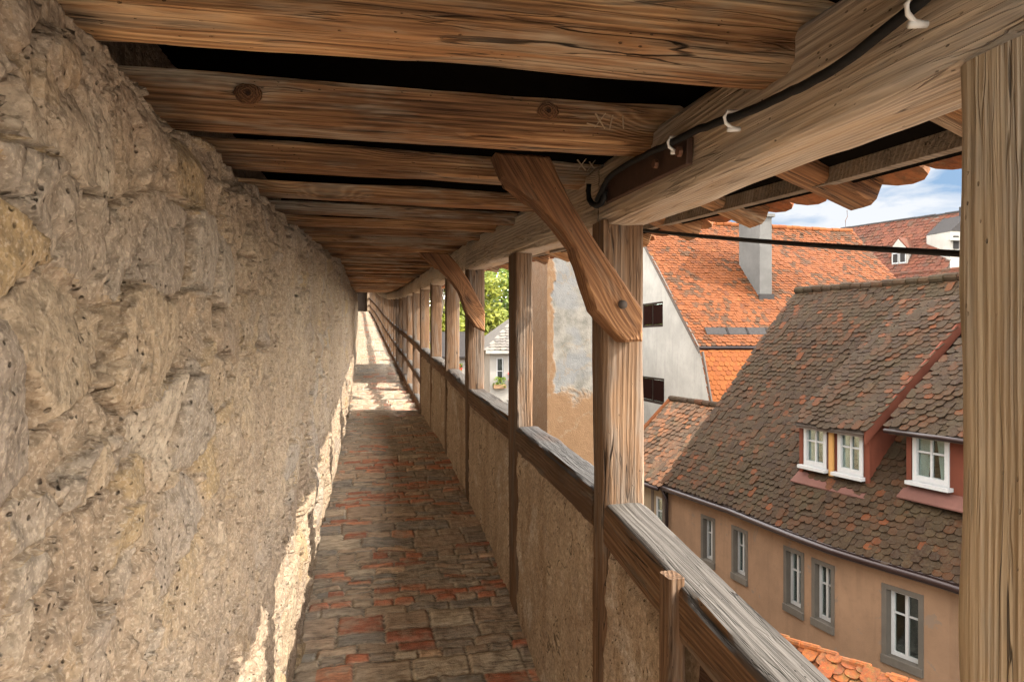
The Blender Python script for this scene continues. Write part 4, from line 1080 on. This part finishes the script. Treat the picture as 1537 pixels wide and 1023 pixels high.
gg = MB(); gg.tube([E2(s) + N_ * .05 + Vector((0, 0, -.05)) for s in (0, .3, .6, 1)], .06, 8); gg.build('gutter', M_gutter, h2, True)
br = MB(); q = R2(0); br.poly([R2(0), R2(1), Vector((b2_.x, b2_.y, zt2)), Vector(((b2_ - U_ * len2).x, (b2_ - U_ * len2).y, zt2))]); br.build('back_roof', T_old, h2)

# ---------------------------------------------------------------- big orange-roofed house
X3, X3b = 13.5, 25.8; Y3e, Z3e, Y3r, Z3r = 25.75, -.22, 32.5, 6.0
h3 = empty('orange_roofed_house', 'tall grey gabled house with a bright orange tiled roof and chimney', 'house', (X3 + 6, Y3r, GZ))
E3 = lambda s: Vector((lerp(X3 - .12, X3b + .1, s), Y3e, Z3e)); R3 = lambda s: Vector((lerp(X3 - .12, X3b + .1, s), Y3r, Z3r + .06 * math.sin(s * 5)))
ro3 = tile_roof('roof', E3, R3, T_orange, h3, .22, .185, 31, 1.)
ridge_tiles(lambda s: R3(s) + Vector((0, 0, .05)), ro3, T_new, .13, .4)
E3b = lambda s: Vector((lerp(X3 - .02, X3b, s), 24.72, -2.9)); R3b = lambda s: Vector((lerp(X3 - .02, X3b, s), 25.66, -.42))
tile_roof('lower_slope', E3b, R3b, T_new, h3, .24, .2, 32, .6)
gw = MB()
Yb = 2 * Y3r - Y3e
prof = [(24.8, GZ), (24.8, -2.9), (25.72, -.42), (25.72, -.2), (Y3r, Z3r - .1), (Yb, Z3e), (Yb, GZ)]
def gable(X, holes_):
    # gable as strips so openings are real
    ys = sorted(set([p[0] for p in prof] + [h[0] for h in holes_] + [h[1] for h in holes_]))
    def topz(y): return float(np.interp(y, [24.8, 25.72, Y3r, Yb], [-2.9, -.3, Z3r - .1, Z3e]))
    for a, b in zip(ys[:-1], ys[1:]):
        if b - a < 1e-6: continue
        hs_ = sorted([h for h in holes_ if h[0] < (a + b) / 2 < h[1]], key=lambda h: h[2]); z = GZ
        for h in hs_:
            gw.poly([(X, a, z), (X, b, z), (X, b, h[2]), (X, a, h[2])]); z = h[3]
        gw.poly([(X, a, z), (X, b, z), (X, b, topz(b)), (X, a, topz(a))])
gh = []
for (x0, x1, y0, y1) in ((968, 995, 452, 490), (966, 997, 568, 608)):
    a, b = onX(x0 - 3, y1, X3), onX(x1, y0, X3); a2 = onX(x1, y1, X3)
    gh.append((b.y, a.y, a2.z, b.z))
gable(X3, gh); gable(X3b, [])
gw.poly([(X3, 24.8, GZ), (X3b, 24.8, GZ), (X3b, 24.8, -2.95), (X3, 24.8, -2.95)]); gw.poly([(X3, Yb, GZ), (X3b, Yb, GZ), (X3b, Yb, Z3e), (X3, Yb, Z3e)])
gw.build('wall', M_greyp, h3)
bb = MB(); bb.poly([(X3 - .1, Y3r, Z3r - .02), (X3b + .1, Y3r, Z3r - .02), (X3b + .1, Yb + .2, Z3e - .2), (X3 - .1, Yb + .2, Z3e - .2)]); bb.build('back_roof', T_orange, h3)
for h in gh:
    w = h[1] - h[0]
    W = window(h3, Vector((X3, h[0], h[2])), (0, 1, 0), (-1, 0, 0), w, h[3] - h[2], .06, 0, 2, (), .09, frame=M_shut, sill=False)
    s = MB()
    for q in range(2): s.box(Vector((X3 + .03, h[0] + .12 + q * w * .5, h[2] + .14)), (0, w * .5 - .2, 0), (0, 0, h[3] - h[2] - .26), (-.015, 0, 0))
    s.build('curtain', plain('maroon_curtain', (.010, .0045, .0035), .95, 0., .3, 8., .001, .0), W)
vb = MB(); a, e = E3(0) + Vector((-.02, -.1, .0)), R3(0) + Vector((-.02, 0, .0)); vb.box(a, e - a, (-.06, 0, 0), (0, 0, -.28))
a, e = Vector((X3 - .05, 24.7, -2.95)), Vector((X3 - .05, 25.62, -.45)); vb.box(a, e - a, (-.05, 0, 0), (0, -.16, .03)); vb.build('verge_board', M_timber, h3)
sg = MB()
for k in range(4):
    x = onY(1060 + k * 30, 500, Y3e + .5).x; sg.box((x, Y3e + .42, Z3e + .50), (1.05, 0, 0), (0, .05, .0), (0, .22, .30))
sg.build('snow_guard', M_lead, h3)
gg = MB(); gg.tube([E3(s) + Vector((0, -.06, -.07)) for s in (0, .3, .7, 1)], .075, 8); gg.build('gutter', M_gutter, h3, True)
ch = MB()
roofn = Vector((0, -(Z3r - Z3e), Y3r - Y3e)).normalized()
ca, cb_ = onPlane(1140, 447, Vector((X3, Y3e, Z3e)), roofn), onPlane(1158.5, 447, Vector((X3, Y3e, Z3e)), roofn)
cd = onPlane(1115, 400, Vector((X3, Y3e, Z3e)), roofn)
ztop = (onY(1140, 325, ca.y)).z
ch.box((ca.x, ca.y, ca.z - .4), (cb_.x - ca.x, 0, 0), (0, cd.y - ca.y, 0), (0, 0, ztop - ca.z + .4))
chm = ch.build('chimney', M_chim, h3, bevel=.02)
cc = MB(); cc.box((ca.x - .1, ca.y - .1, ztop), (cb_.x - ca.x + .2, 0, 0), (0, cd.y - ca.y + .2, 0), (0, 0, .14)); cc.build('chimney_cap', M_chim, chm)
cc = MB(); 
cc.box((ca.x - .06, ca.y - .10, ca.z - .12), (cb_.x - ca.x + .12, 0, 0), (0, .08, 0), (0, 0, .30)); cc.build('chimney_flashing', M_lead, chm)
an = MB(); o = onZ(1269, 336, Z3r + .1); o = Vector((o.x * 1, Y3r, Z3r)); o.x = onY(1269, 336, Y3r).x
an.tube([o, o + Vector((0, 0, .55)), o + Vector((.12, 0, .75)), o + Vector((.1, 0, 1.1))], .02, 6); an.build('lightning_rod', M_iron, h3)

# ---------------------------------------------------------------- lean-to roof at lower right
ln = empty('lean_to_shed', 'low shed with a bright orange mossy tile roof in front of the tan house', 'shed', (4.6, 5.2, GZ))
zr = -3.3
ra, rb = onZ(1150, 950, zr), onZ(1345, 1021, zr); ld = (rb - ra).normalized(); ra = ra - ld * .6; rb = rb + ld * 2.5
ln_n = Vector((-ld.y, ld.x, 0)); ln_n = ln_n if ln_n.x < 0 else -ln_n
Rl = lambda s: lerp(ra, rb, s); El = lambda s: lerp(ra, rb, s) + ln_n * 2.6 + Vector((0, 0, -1.5))
ro = tile_roof('roof', El, Rl, T_leanto, ln, .15, .105, 41, 2.4)
ridge_tiles(lambda s: Rl(s) + Vector((0, 0, .03)), ro, T_leanto, .045, .17)
sw = MB(); a, e = El(0) - ln_n * .2, El(1) - ln_n * .2
sw.prism([(a.x, a.y, GZ), (e.x, e.y, GZ), (Rl(1).x, Rl(1).y, GZ), (Rl(0).x, Rl(0).y, GZ)], (0, 0, El(0).z - GZ - .1)); sw.build('wall', M_pale2, ln)

# ---------------------------------------------------------------- narrow house with peeling plaster
pe = empty('peeling_house', 'narrow tower-like house with peeling grey and ochre plaster seen between two posts', 'house', (3.24, 12, 0))
pw = MB(); pw.box((3.24, 12, GZ), (1.62, 0, 0), (0, 2.9, 0), (0, 0, 2.9 - GZ))
o = pw.build('wall', M_peel, pe)
cov = lambda s: Vector((lerp(3.05, 5.05, s), 11.8, 2.85)); cvr = lambda s: Vector((lerp(4.0, 4.1, s), 13.4, 4.9))
tile_roof('roof', cov, cvr, T_red, pe, .2, .17, 51)
pr = MB(); ap = Vector((4.05, 13.4, 4.9))
for a, e in (((3.05, 15.1, 2.85), (3.05, 11.8, 2.85)), ((5.05, 11.8, 2.85), (5.05, 15.1, 2.85)), ((5.05, 15.1, 2.85), (3.05, 15.1, 2.85))): pr.poly([a, e, ap])
pr.build('roof_slopes', T_red, pe)

# ---------------------------------------------------------------- pale house with flowers, far along the wall
h6 = empty('pale_house', 'pale plastered house with a grey hipped roof and flower boxes behind the posts', 'house', (7, 31, GZ))
xa6, ya6 = 5.45, 30.
fl = lambda u: Vector((xa6 + u, ya6, 0))
ff = MB(); hz = [(.30, .62, -1.95, -.75), (.85, 1.5, -2.6, -.7), (2.2, 2.9, -2.2, -.9)]
wall_holes(ff, fl, 0, 5, GZ, -.45, hz, Vector((0, -1, 0)), .1)
ff.poly([(xa6, ya6, GZ), (xa6, ya6 + 5, GZ), (xa6, ya6 + 5, -.45), (xa6, ya6, -.45)]); ff.poly([(xa6 + 5, ya6, GZ), (xa6 + 5, ya6 + 5, GZ), (xa6 + 5, ya6 + 5, -.45), (xa6 + 5, ya6, -.45)])
ff.build('wall', M_white, h6)
for h in hz: window(h6, Vector((xa6 + h[0], ya6, h[2])), (1, 0, 0), (0, -1, 0), h[1] - h[0], h[3] - h[2], .08, 0, 1 if h[1] - h[0] < .4 else 2, (.5,), .05)
ea = [Vector((xa6 - .25, ya6 - .35, -.42)), Vector((xa6 + 5.3, ya6 - .35, -.42)), Vector((xa6 + 5.3, ya6 + 5.3, -.42)), Vector((xa6 - .25, ya6 + 5.3, -.42))]; ap = Vector((xa6 + 2.5, ya6 + 2.5, 1.9))
tile_roof('roof', lambda s: lerp(ea[0], ea[1], s), lambda s: ap + Vector((s * .1, 0, 0)), M_slate, h6, .25, .2, 61, .8)
rr_ = MB()
for i in (1, 2, 3): rr_.poly([ea[i], ea[(i + 1) % 4], ap])
rr_.build('roof_slopes', M_slate, h6)
fa = MB(); fa.box(ea[0] + Vector((0, -.02, -.14)), ea[1] - ea[0], (0, .05, 0), (0, 0, .14)); fa.build('fascia', M_white, h6)
def flowers(name, c, n, L, mats, seed, parent, lab=None):
    r = random.Random(seed)
    b = MB(); b.box(c + Vector((-L / 2, -.12, -.16)), (L, 0, 0), (0, .24, 0), (0, 0, .18)); bx = b.build('flower_box', M_box, parent)
    for mi, m in enumerate(mats):
        k = MB()
        for i in range(n):
            p = c + Vector((r.uniform(-L / 2, L / 2), r.uniform(-.2, .12), r.uniform(-.1, .32) + (.0 if mi else .02))); q = Vector((r.gauss(0, 1), r.gauss(0, 1), r.gauss(0, 1))).normalized(); t = q.orthogonal().normalized(); s = q.cross(t); z = r.uniform(.035, .075)
            k.poly([p + t * z, p + s * z, p - t * z, p - s * z])
        k.build(('blossoms' if m is M_flower else 'foliage'), m, bx)
flowers('f', Vector((xa6 + .42, ya6 - .13, -1.95)), 60, .55, (M_leaf,), 3, h6)
flowers('f', Vector((xa6 + 1.1, ya6 - .13, -1.75)), 50, .5, (M_leaf, M_flower), 4, h6)
h7 = empty('white_cottage', 'small white cottage with red flowers glimpsed through the narrow gaps', 'cottage', (5.2, 42, GZ))
cw = MB(); cw.box((4.2, 42, GZ), (2.6, 0, 0), (0, 4, 0), (0, 0, -1. - GZ)); cw.build('wall', M_white, h7)
cr = MB(); cr.prism([(4.0, 41.7, -1.05), (7.0, 41.7, -1.05), (7.0, 44, .5), (4.0, 44, .5)], (0, 0, .1)); cr.build('roof', M_lead, h7)
flowers('f', Vector((5.45, 41.85, -1.75)), 160, .8, (M_leaf, M_flower), 6, h7)

# ---------------------------------------------------------------- distant red roofs at the right
h4 = empty('long_red_roofed_house', 'distant long house with a mottled red roof and white dormers under the sky', 'house', (46, 55, GZ))
za4 = 10.8
p4a, p4b = onZ(1262, 343.2, za4), onZ(1452, 316, za4); u4 = (p4b - p4a).normalized(); n4 = Vector((u4.y, -u4.x, 0)); n4 = n4 if n4.dot(Vector((p4a.x, p4a.y, 0))) < 0 else -n4
E4 = lambda s: lerp(p4a, p4b, s) + n4 * 7. + Vector((0, 0, -9.)); R4 = lambda s: lerp(p4a, p4b, s)
ro4 = tile_roof('roof', E4, R4, T_red, h4, .45, .36, 71, 1.2)
ridge_tiles(R4, ro4, M_lead, .12, .8)
wl = MB(); wl.prism([E4(0), E4(1), E4(1) - n4 * 14, E4(0) - n4 * 14], (0, 0, GZ - E4(0).z)); wl.prism([E4(1) + u4 * -.2, R4(1) + u4 * -.2, E4(1) - n4 * 14 + u4 * -.2], u4 * .1); wl.build('wall', M_white, h4)
bk4 = MB(); bk4.poly([R4(0), R4(1), E4(1) - n4 * 14, E4(0) - n4 * 14]); bk4.build('back_roof', T_red, h4)
n4r = (E4(1) - E4(0)).cross(R4(0) - E4(0)).normalized()
def dorm4(px, py, w, h, m_roof):
    base = onPlane(px, py, E4(0), n4r); d = empty('dormer', None, None); d.parent = h4; d.matrix_basis = h4.matrix_basis.inverted()
    o = base - u4 * w / 2
    b = MB(); b.box(o, u4 * w, -n4 * (h * 1.0 + .5), (0, 0, h)); b.build('dormer_wall', M_white, d)
    r_ = MB(); top = base + Vector((0, 0, h + w * .75)) + n4 * .2
    l, rr2 = o - u4 * .2 + Vector((0, 0, h - .1)) + n4 * .2, o + u4 * (w + .2) + Vector((0, 0, h - .1)) + n4 * .2
    D = -n4 * (h + 2.)
    r_.prism([l, top, top + Vector((0, 0, .15)), l + Vector((0, 0, .15))], D); r_.prism([rr2, top, top + Vector((0, 0, .15)), rr2 + Vector((0, 0, .15))], D); r_.build('dormer_roof', m_roof, d)
    g_ = MB(); g_.prism([l + Vector((0, 0, .05)), rr2 + Vector((0, 0, .05)), top], -n4 * .1 ); g_.build('dormer_gable', M_white, d)
    for q in (0, 1):
        f = MB(); f.box(o + u4 * (w * (.08 + .46 * q)) + n4 * .03 + Vector((0, 0, h * .12)), u4 * w * .38, n4 * .05, (0, 0, h * .74)); f.build('window_frame', M_frame, d)
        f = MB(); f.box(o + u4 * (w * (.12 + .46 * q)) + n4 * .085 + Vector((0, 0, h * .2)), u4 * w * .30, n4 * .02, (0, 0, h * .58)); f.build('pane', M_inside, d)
dorm4(1350, 398, 1.3, 1.25, T_red)
# white gabled turret
tw = empty('white_turret', 'white gabled stair turret beside the red roof, half hidden by the near post', 'turret', (44, 46, GZ))
tp = onY(1410, 420, 46.) + Vector((1.0, 0, 0)); b = MB()
tz = lambda y: onY(1415, y, 46.).z
b.box((tp.x, 46, GZ), (4., 0, 0), (0, 3, 0), (0, 0, tz(378) - GZ)); b.box((tp.x + .35, 46.3, tz(378)), (3.3, 0, 0), (0, 2.4, 0), (0, 0, tz(345) - tz(378)))
b.box((tp.x - .1, 45.9, tz(360)), (4.2, 0, 0), (0, .3, 0), (0, 0, .2)); b.build('wall', M_white, tw)
b = MB(); b.prism([(tp.x + .3, 46.25, tz(345)), (tp.x + 3.7, 46.25, tz(345)), (tp.x + 2., 46.25, tz(318))], (0, 2.5, 0)); b.build('roof', M_lead, tw)
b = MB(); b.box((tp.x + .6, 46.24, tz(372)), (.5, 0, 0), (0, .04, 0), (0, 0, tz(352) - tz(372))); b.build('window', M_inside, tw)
b = MB(); b.tube([(tp.x + 2., 47, tz(320)), (tp.x + 2., 47, tz(305))], .09, 8); b.build('finial', M_lead, tw)
# low red roof in front of them
h5 = empty('low_red_roofed_house', 'reddish ridge of a low house peeping over the brown roof', 'house', (33, 36, GZ))
zr5 = onY(1330, 408, 34.).z; p5a = onY(1318, 412, 36.); p5b = onY(1500, 396, 30.); p5b.z = p5a.z = zr5
u5 = (p5b - p5a).normalized(); n5 = Vector((u5.y, -u5.x, 0)); n5 = n5 if n5.y < 0 else -n5
R5 = lambda s: lerp(p5a, p5b, s); E5 = lambda s: lerp(p5a, p5b, s) + n5 * 4 + Vector((0, 0, -4.2))
ro5 = tile_roof('roof', E5, R5, T_red, h5, .24, .2, 81); ridge_tiles(R5, ro5, T_red, .13, .45)
b = MB(); b.prism([E5(0), E5(1), E5(1) - n5 * 8, E5(0) - n5 * 8], (0, 0, GZ - E5(0).z)); b.poly([R5(0), R5(1), E5(1) - n5 * 8, E5(0) - n5 * 8]); b.poly([E5(0), R5(0), E5(0) - n5 * 8]); b.build('wall', M_white, h5)

# ---------------------------------------------------------------- trees
def tree(x, y, top, rad, n, mat, label, seed):
    t = empty('broadleaf_tree', label, 'tree', (x, y, GZ), 'trees beyond the posts'); r = random.Random(seed)
    H = top - GZ
    tr = MB(); tr.tube([(x, y, GZ), (x + .1, y, GZ + H * .3), (x - .1, y + .1, GZ + H * .55), (x, y, GZ + H * .85)], [.32, .25, .16, .04], 10)
    cl = []
    for i in range(26):
        a = r.uniform(0, 2 * PI); hh = r.uniform(.34, .96); rr = rad * r.uniform(.35, 1.) * (1 - max(0, hh - .6) * 1.6)
        p = Vector((x + math.cos(a) * rr, y + math.sin(a) * rr, GZ + H * hh)); cl.append((p, rad * r.uniform(.28, .45)))
        st_ = Vector((x, y, GZ + H * hh * .7)); tr.tube([st_, lerp(st_, p, .5) + Vector((0, 0, .15)), p], [.08, .05, .02], 6)
    tr.build('trunk', M_bark, t, True)
    k = MB()
    for (p, cr_) in cl:
        for i in range(n // 26):
            q = Vector((r.gauss(0, 1), r.gauss(0, 1), r.gauss(0, .8))).normalized() * cr_ * r.uniform(.45, 1.08) ; c = p + q
            a = Vector((r.gauss(0, 1), r.gauss(0, 1), r.gauss(0, .6))).normalized(); b = a.orthogonal().normalized(); s = r.uniform(.13, .26)
            k.poly([c - a * s, c + b * s * .6, c + a * s, c - b * s * .6])
    k.build('crown', mat, t)
tree(11.2, 55, 8., 4.2, 9000, M_leaf, 'bright green leafy tree above the grey hipped roof', 1)
tree(7.6, 50, 6.5, 3.0, 8000, M_leaf2, 'yellow-green tree in the narrow gaps between the middle posts', 2)
tree(4.9, 47, 6.2, 2.3, 6000, M_leaf2, 'yellowish tree in the thin slits between the farther posts', 3)
tree(9.6, 64, 9., 4., 8000, M_leaf, 'taller green tree standing behind the yellow-green ones', 4)

# ------------------------------------------------------------------ light, sky, camera
S = Vector((1., -.35, .775)).normalized()
sl = bpy.data.lights.new('sun', 'SUN'); sl.energy = 2.0; sl.angle = math.radians(.6); sl.color = (1., .93, .82)
so = bpy.data.objects.new('sun', sl); C.objects.link(so); so.rotation_euler = (-S).to_track_quat('-Z', 'Y').to_euler()
W = bpy.data.worlds.new('World'); bpy.context.scene.world = W; W.use_nodes = True; nt = W.node_tree; nt.nodes.clear()
out = nt.nodes.new('ShaderNodeOutputWorld'); bg = nt.nodes.new('ShaderNodeBackground'); sky = nt.nodes.new('ShaderNodeTexSky')
sky.sky_type = 'NISHITA'; sky.sun_disc = False; sky.sun_elevation = math.asin(S.z); sky.sun_rotation = math.atan2(S.x, S.y)
sky.air_density = 1.; sky.dust_density = 1.5
tc = nt.nodes.new('ShaderNodeTexCoord'); mp = nt.nodes.new('ShaderNodeMapping'); mp.inputs['Scale'].default_value = (1., 1., 3.2)
nz = nt.nodes.new('ShaderNodeTexNoise'); nz.inputs['Scale'].default_value = 5.5; nz.inputs['Detail'].default_value = 7.; nz.inputs['Roughness'].default_value = .55; nz.inputs['Distortion'].default_value = .3
rp = nt.nodes.new('ShaderNodeValToRGB'); rp.color_ramp.elements[0].position = .41; rp.color_ramp.elements[1].position = .57
mx = nt.nodes.new('ShaderNodeMix'); mx.data_type = 'RGBA'; mx.inputs[7].default_value = (17., 16.2, 14.8, 1)
nt.links.new(tc.outputs['Generated'], mp.inputs[0]); nt.links.new(mp.outputs[0], nz.inputs['Vector']); nt.links.new(nz.outputs['Fac'], rp.inputs[0])
nt.links.new(rp.outputs[0], mx.inputs[0]); nt.links.new(sky.outputs[0], mx.inputs[6])
# a clearer, deeper blue part of the sky low in the north-east
d0 = ray(1330, 260).normalized(); dt = nt.nodes.new('ShaderNodeVectorMath'); dt.operation = 'DOT_PRODUCT'; dt.inputs[1].default_value = d0
nt.links.new(tc.outputs['Generated'], dt.inputs[0])
m2 = nt.nodes.new('ShaderNodeMapRange'); m2.interpolation_type = 'SMOOTHSTEP'; m2.inputs[1].default_value = .90; m2.inputs[2].default_value = .975; nt.links.new(dt.outputs['Value'], m2.inputs[0])
mx2 = nt.nodes.new('ShaderNodeMix'); mx2.data_type = 'RGBA'; mx2.inputs[6].default_value = (.40, .62, .92, 1); mx2.inputs[7].default_value = (1.08, 1.12, 1.18, 1)
nt.links.new(rp.outputs[0], mx2.inputs[0])
mx3 = nt.nodes.new('ShaderNodeMix'); mx3.data_type = 'RGBA'; nt.links.new(m2.outputs[0], mx3.inputs[0]); nt.links.new(mx.outputs[2], mx3.inputs[6]); nt.links.new(mx2.outputs[2], mx3.inputs[7])
nt.links.new(mx3.outputs[2], bg.inputs[0]); bg.inputs[1].default_value = .15
nt.links.new(bg.outputs[0], out.inputs[0])

cam = bpy.data.cameras.new('camera'); cam.lens = F_PX / 1537 * 36; cam.sensor_width = 36; cam.clip_start = .02; cam.clip_end = 2000
co = bpy.data.objects.new('camera', cam); C.objects.link(co); co.rotation_euler = (PI / 2, 0, -YAW)
sc = bpy.context.scene; sc.camera = co
sc.view_settings.view_transform = 'Standard'; sc.view_settings.look = 'None'; sc.view_settings.exposure = 2.52; sc.view_settings.gamma = 1.
sc.cycles.use_denoising = True; sc.cycles.denoising_prefilter = 'NONE'; sc.cycles.denoising_input_passes = 'RGB_ALBEDO_NORMAL'
sc.cycles.max_bounces = 14; sc.cycles.diffuse_bounces = 10
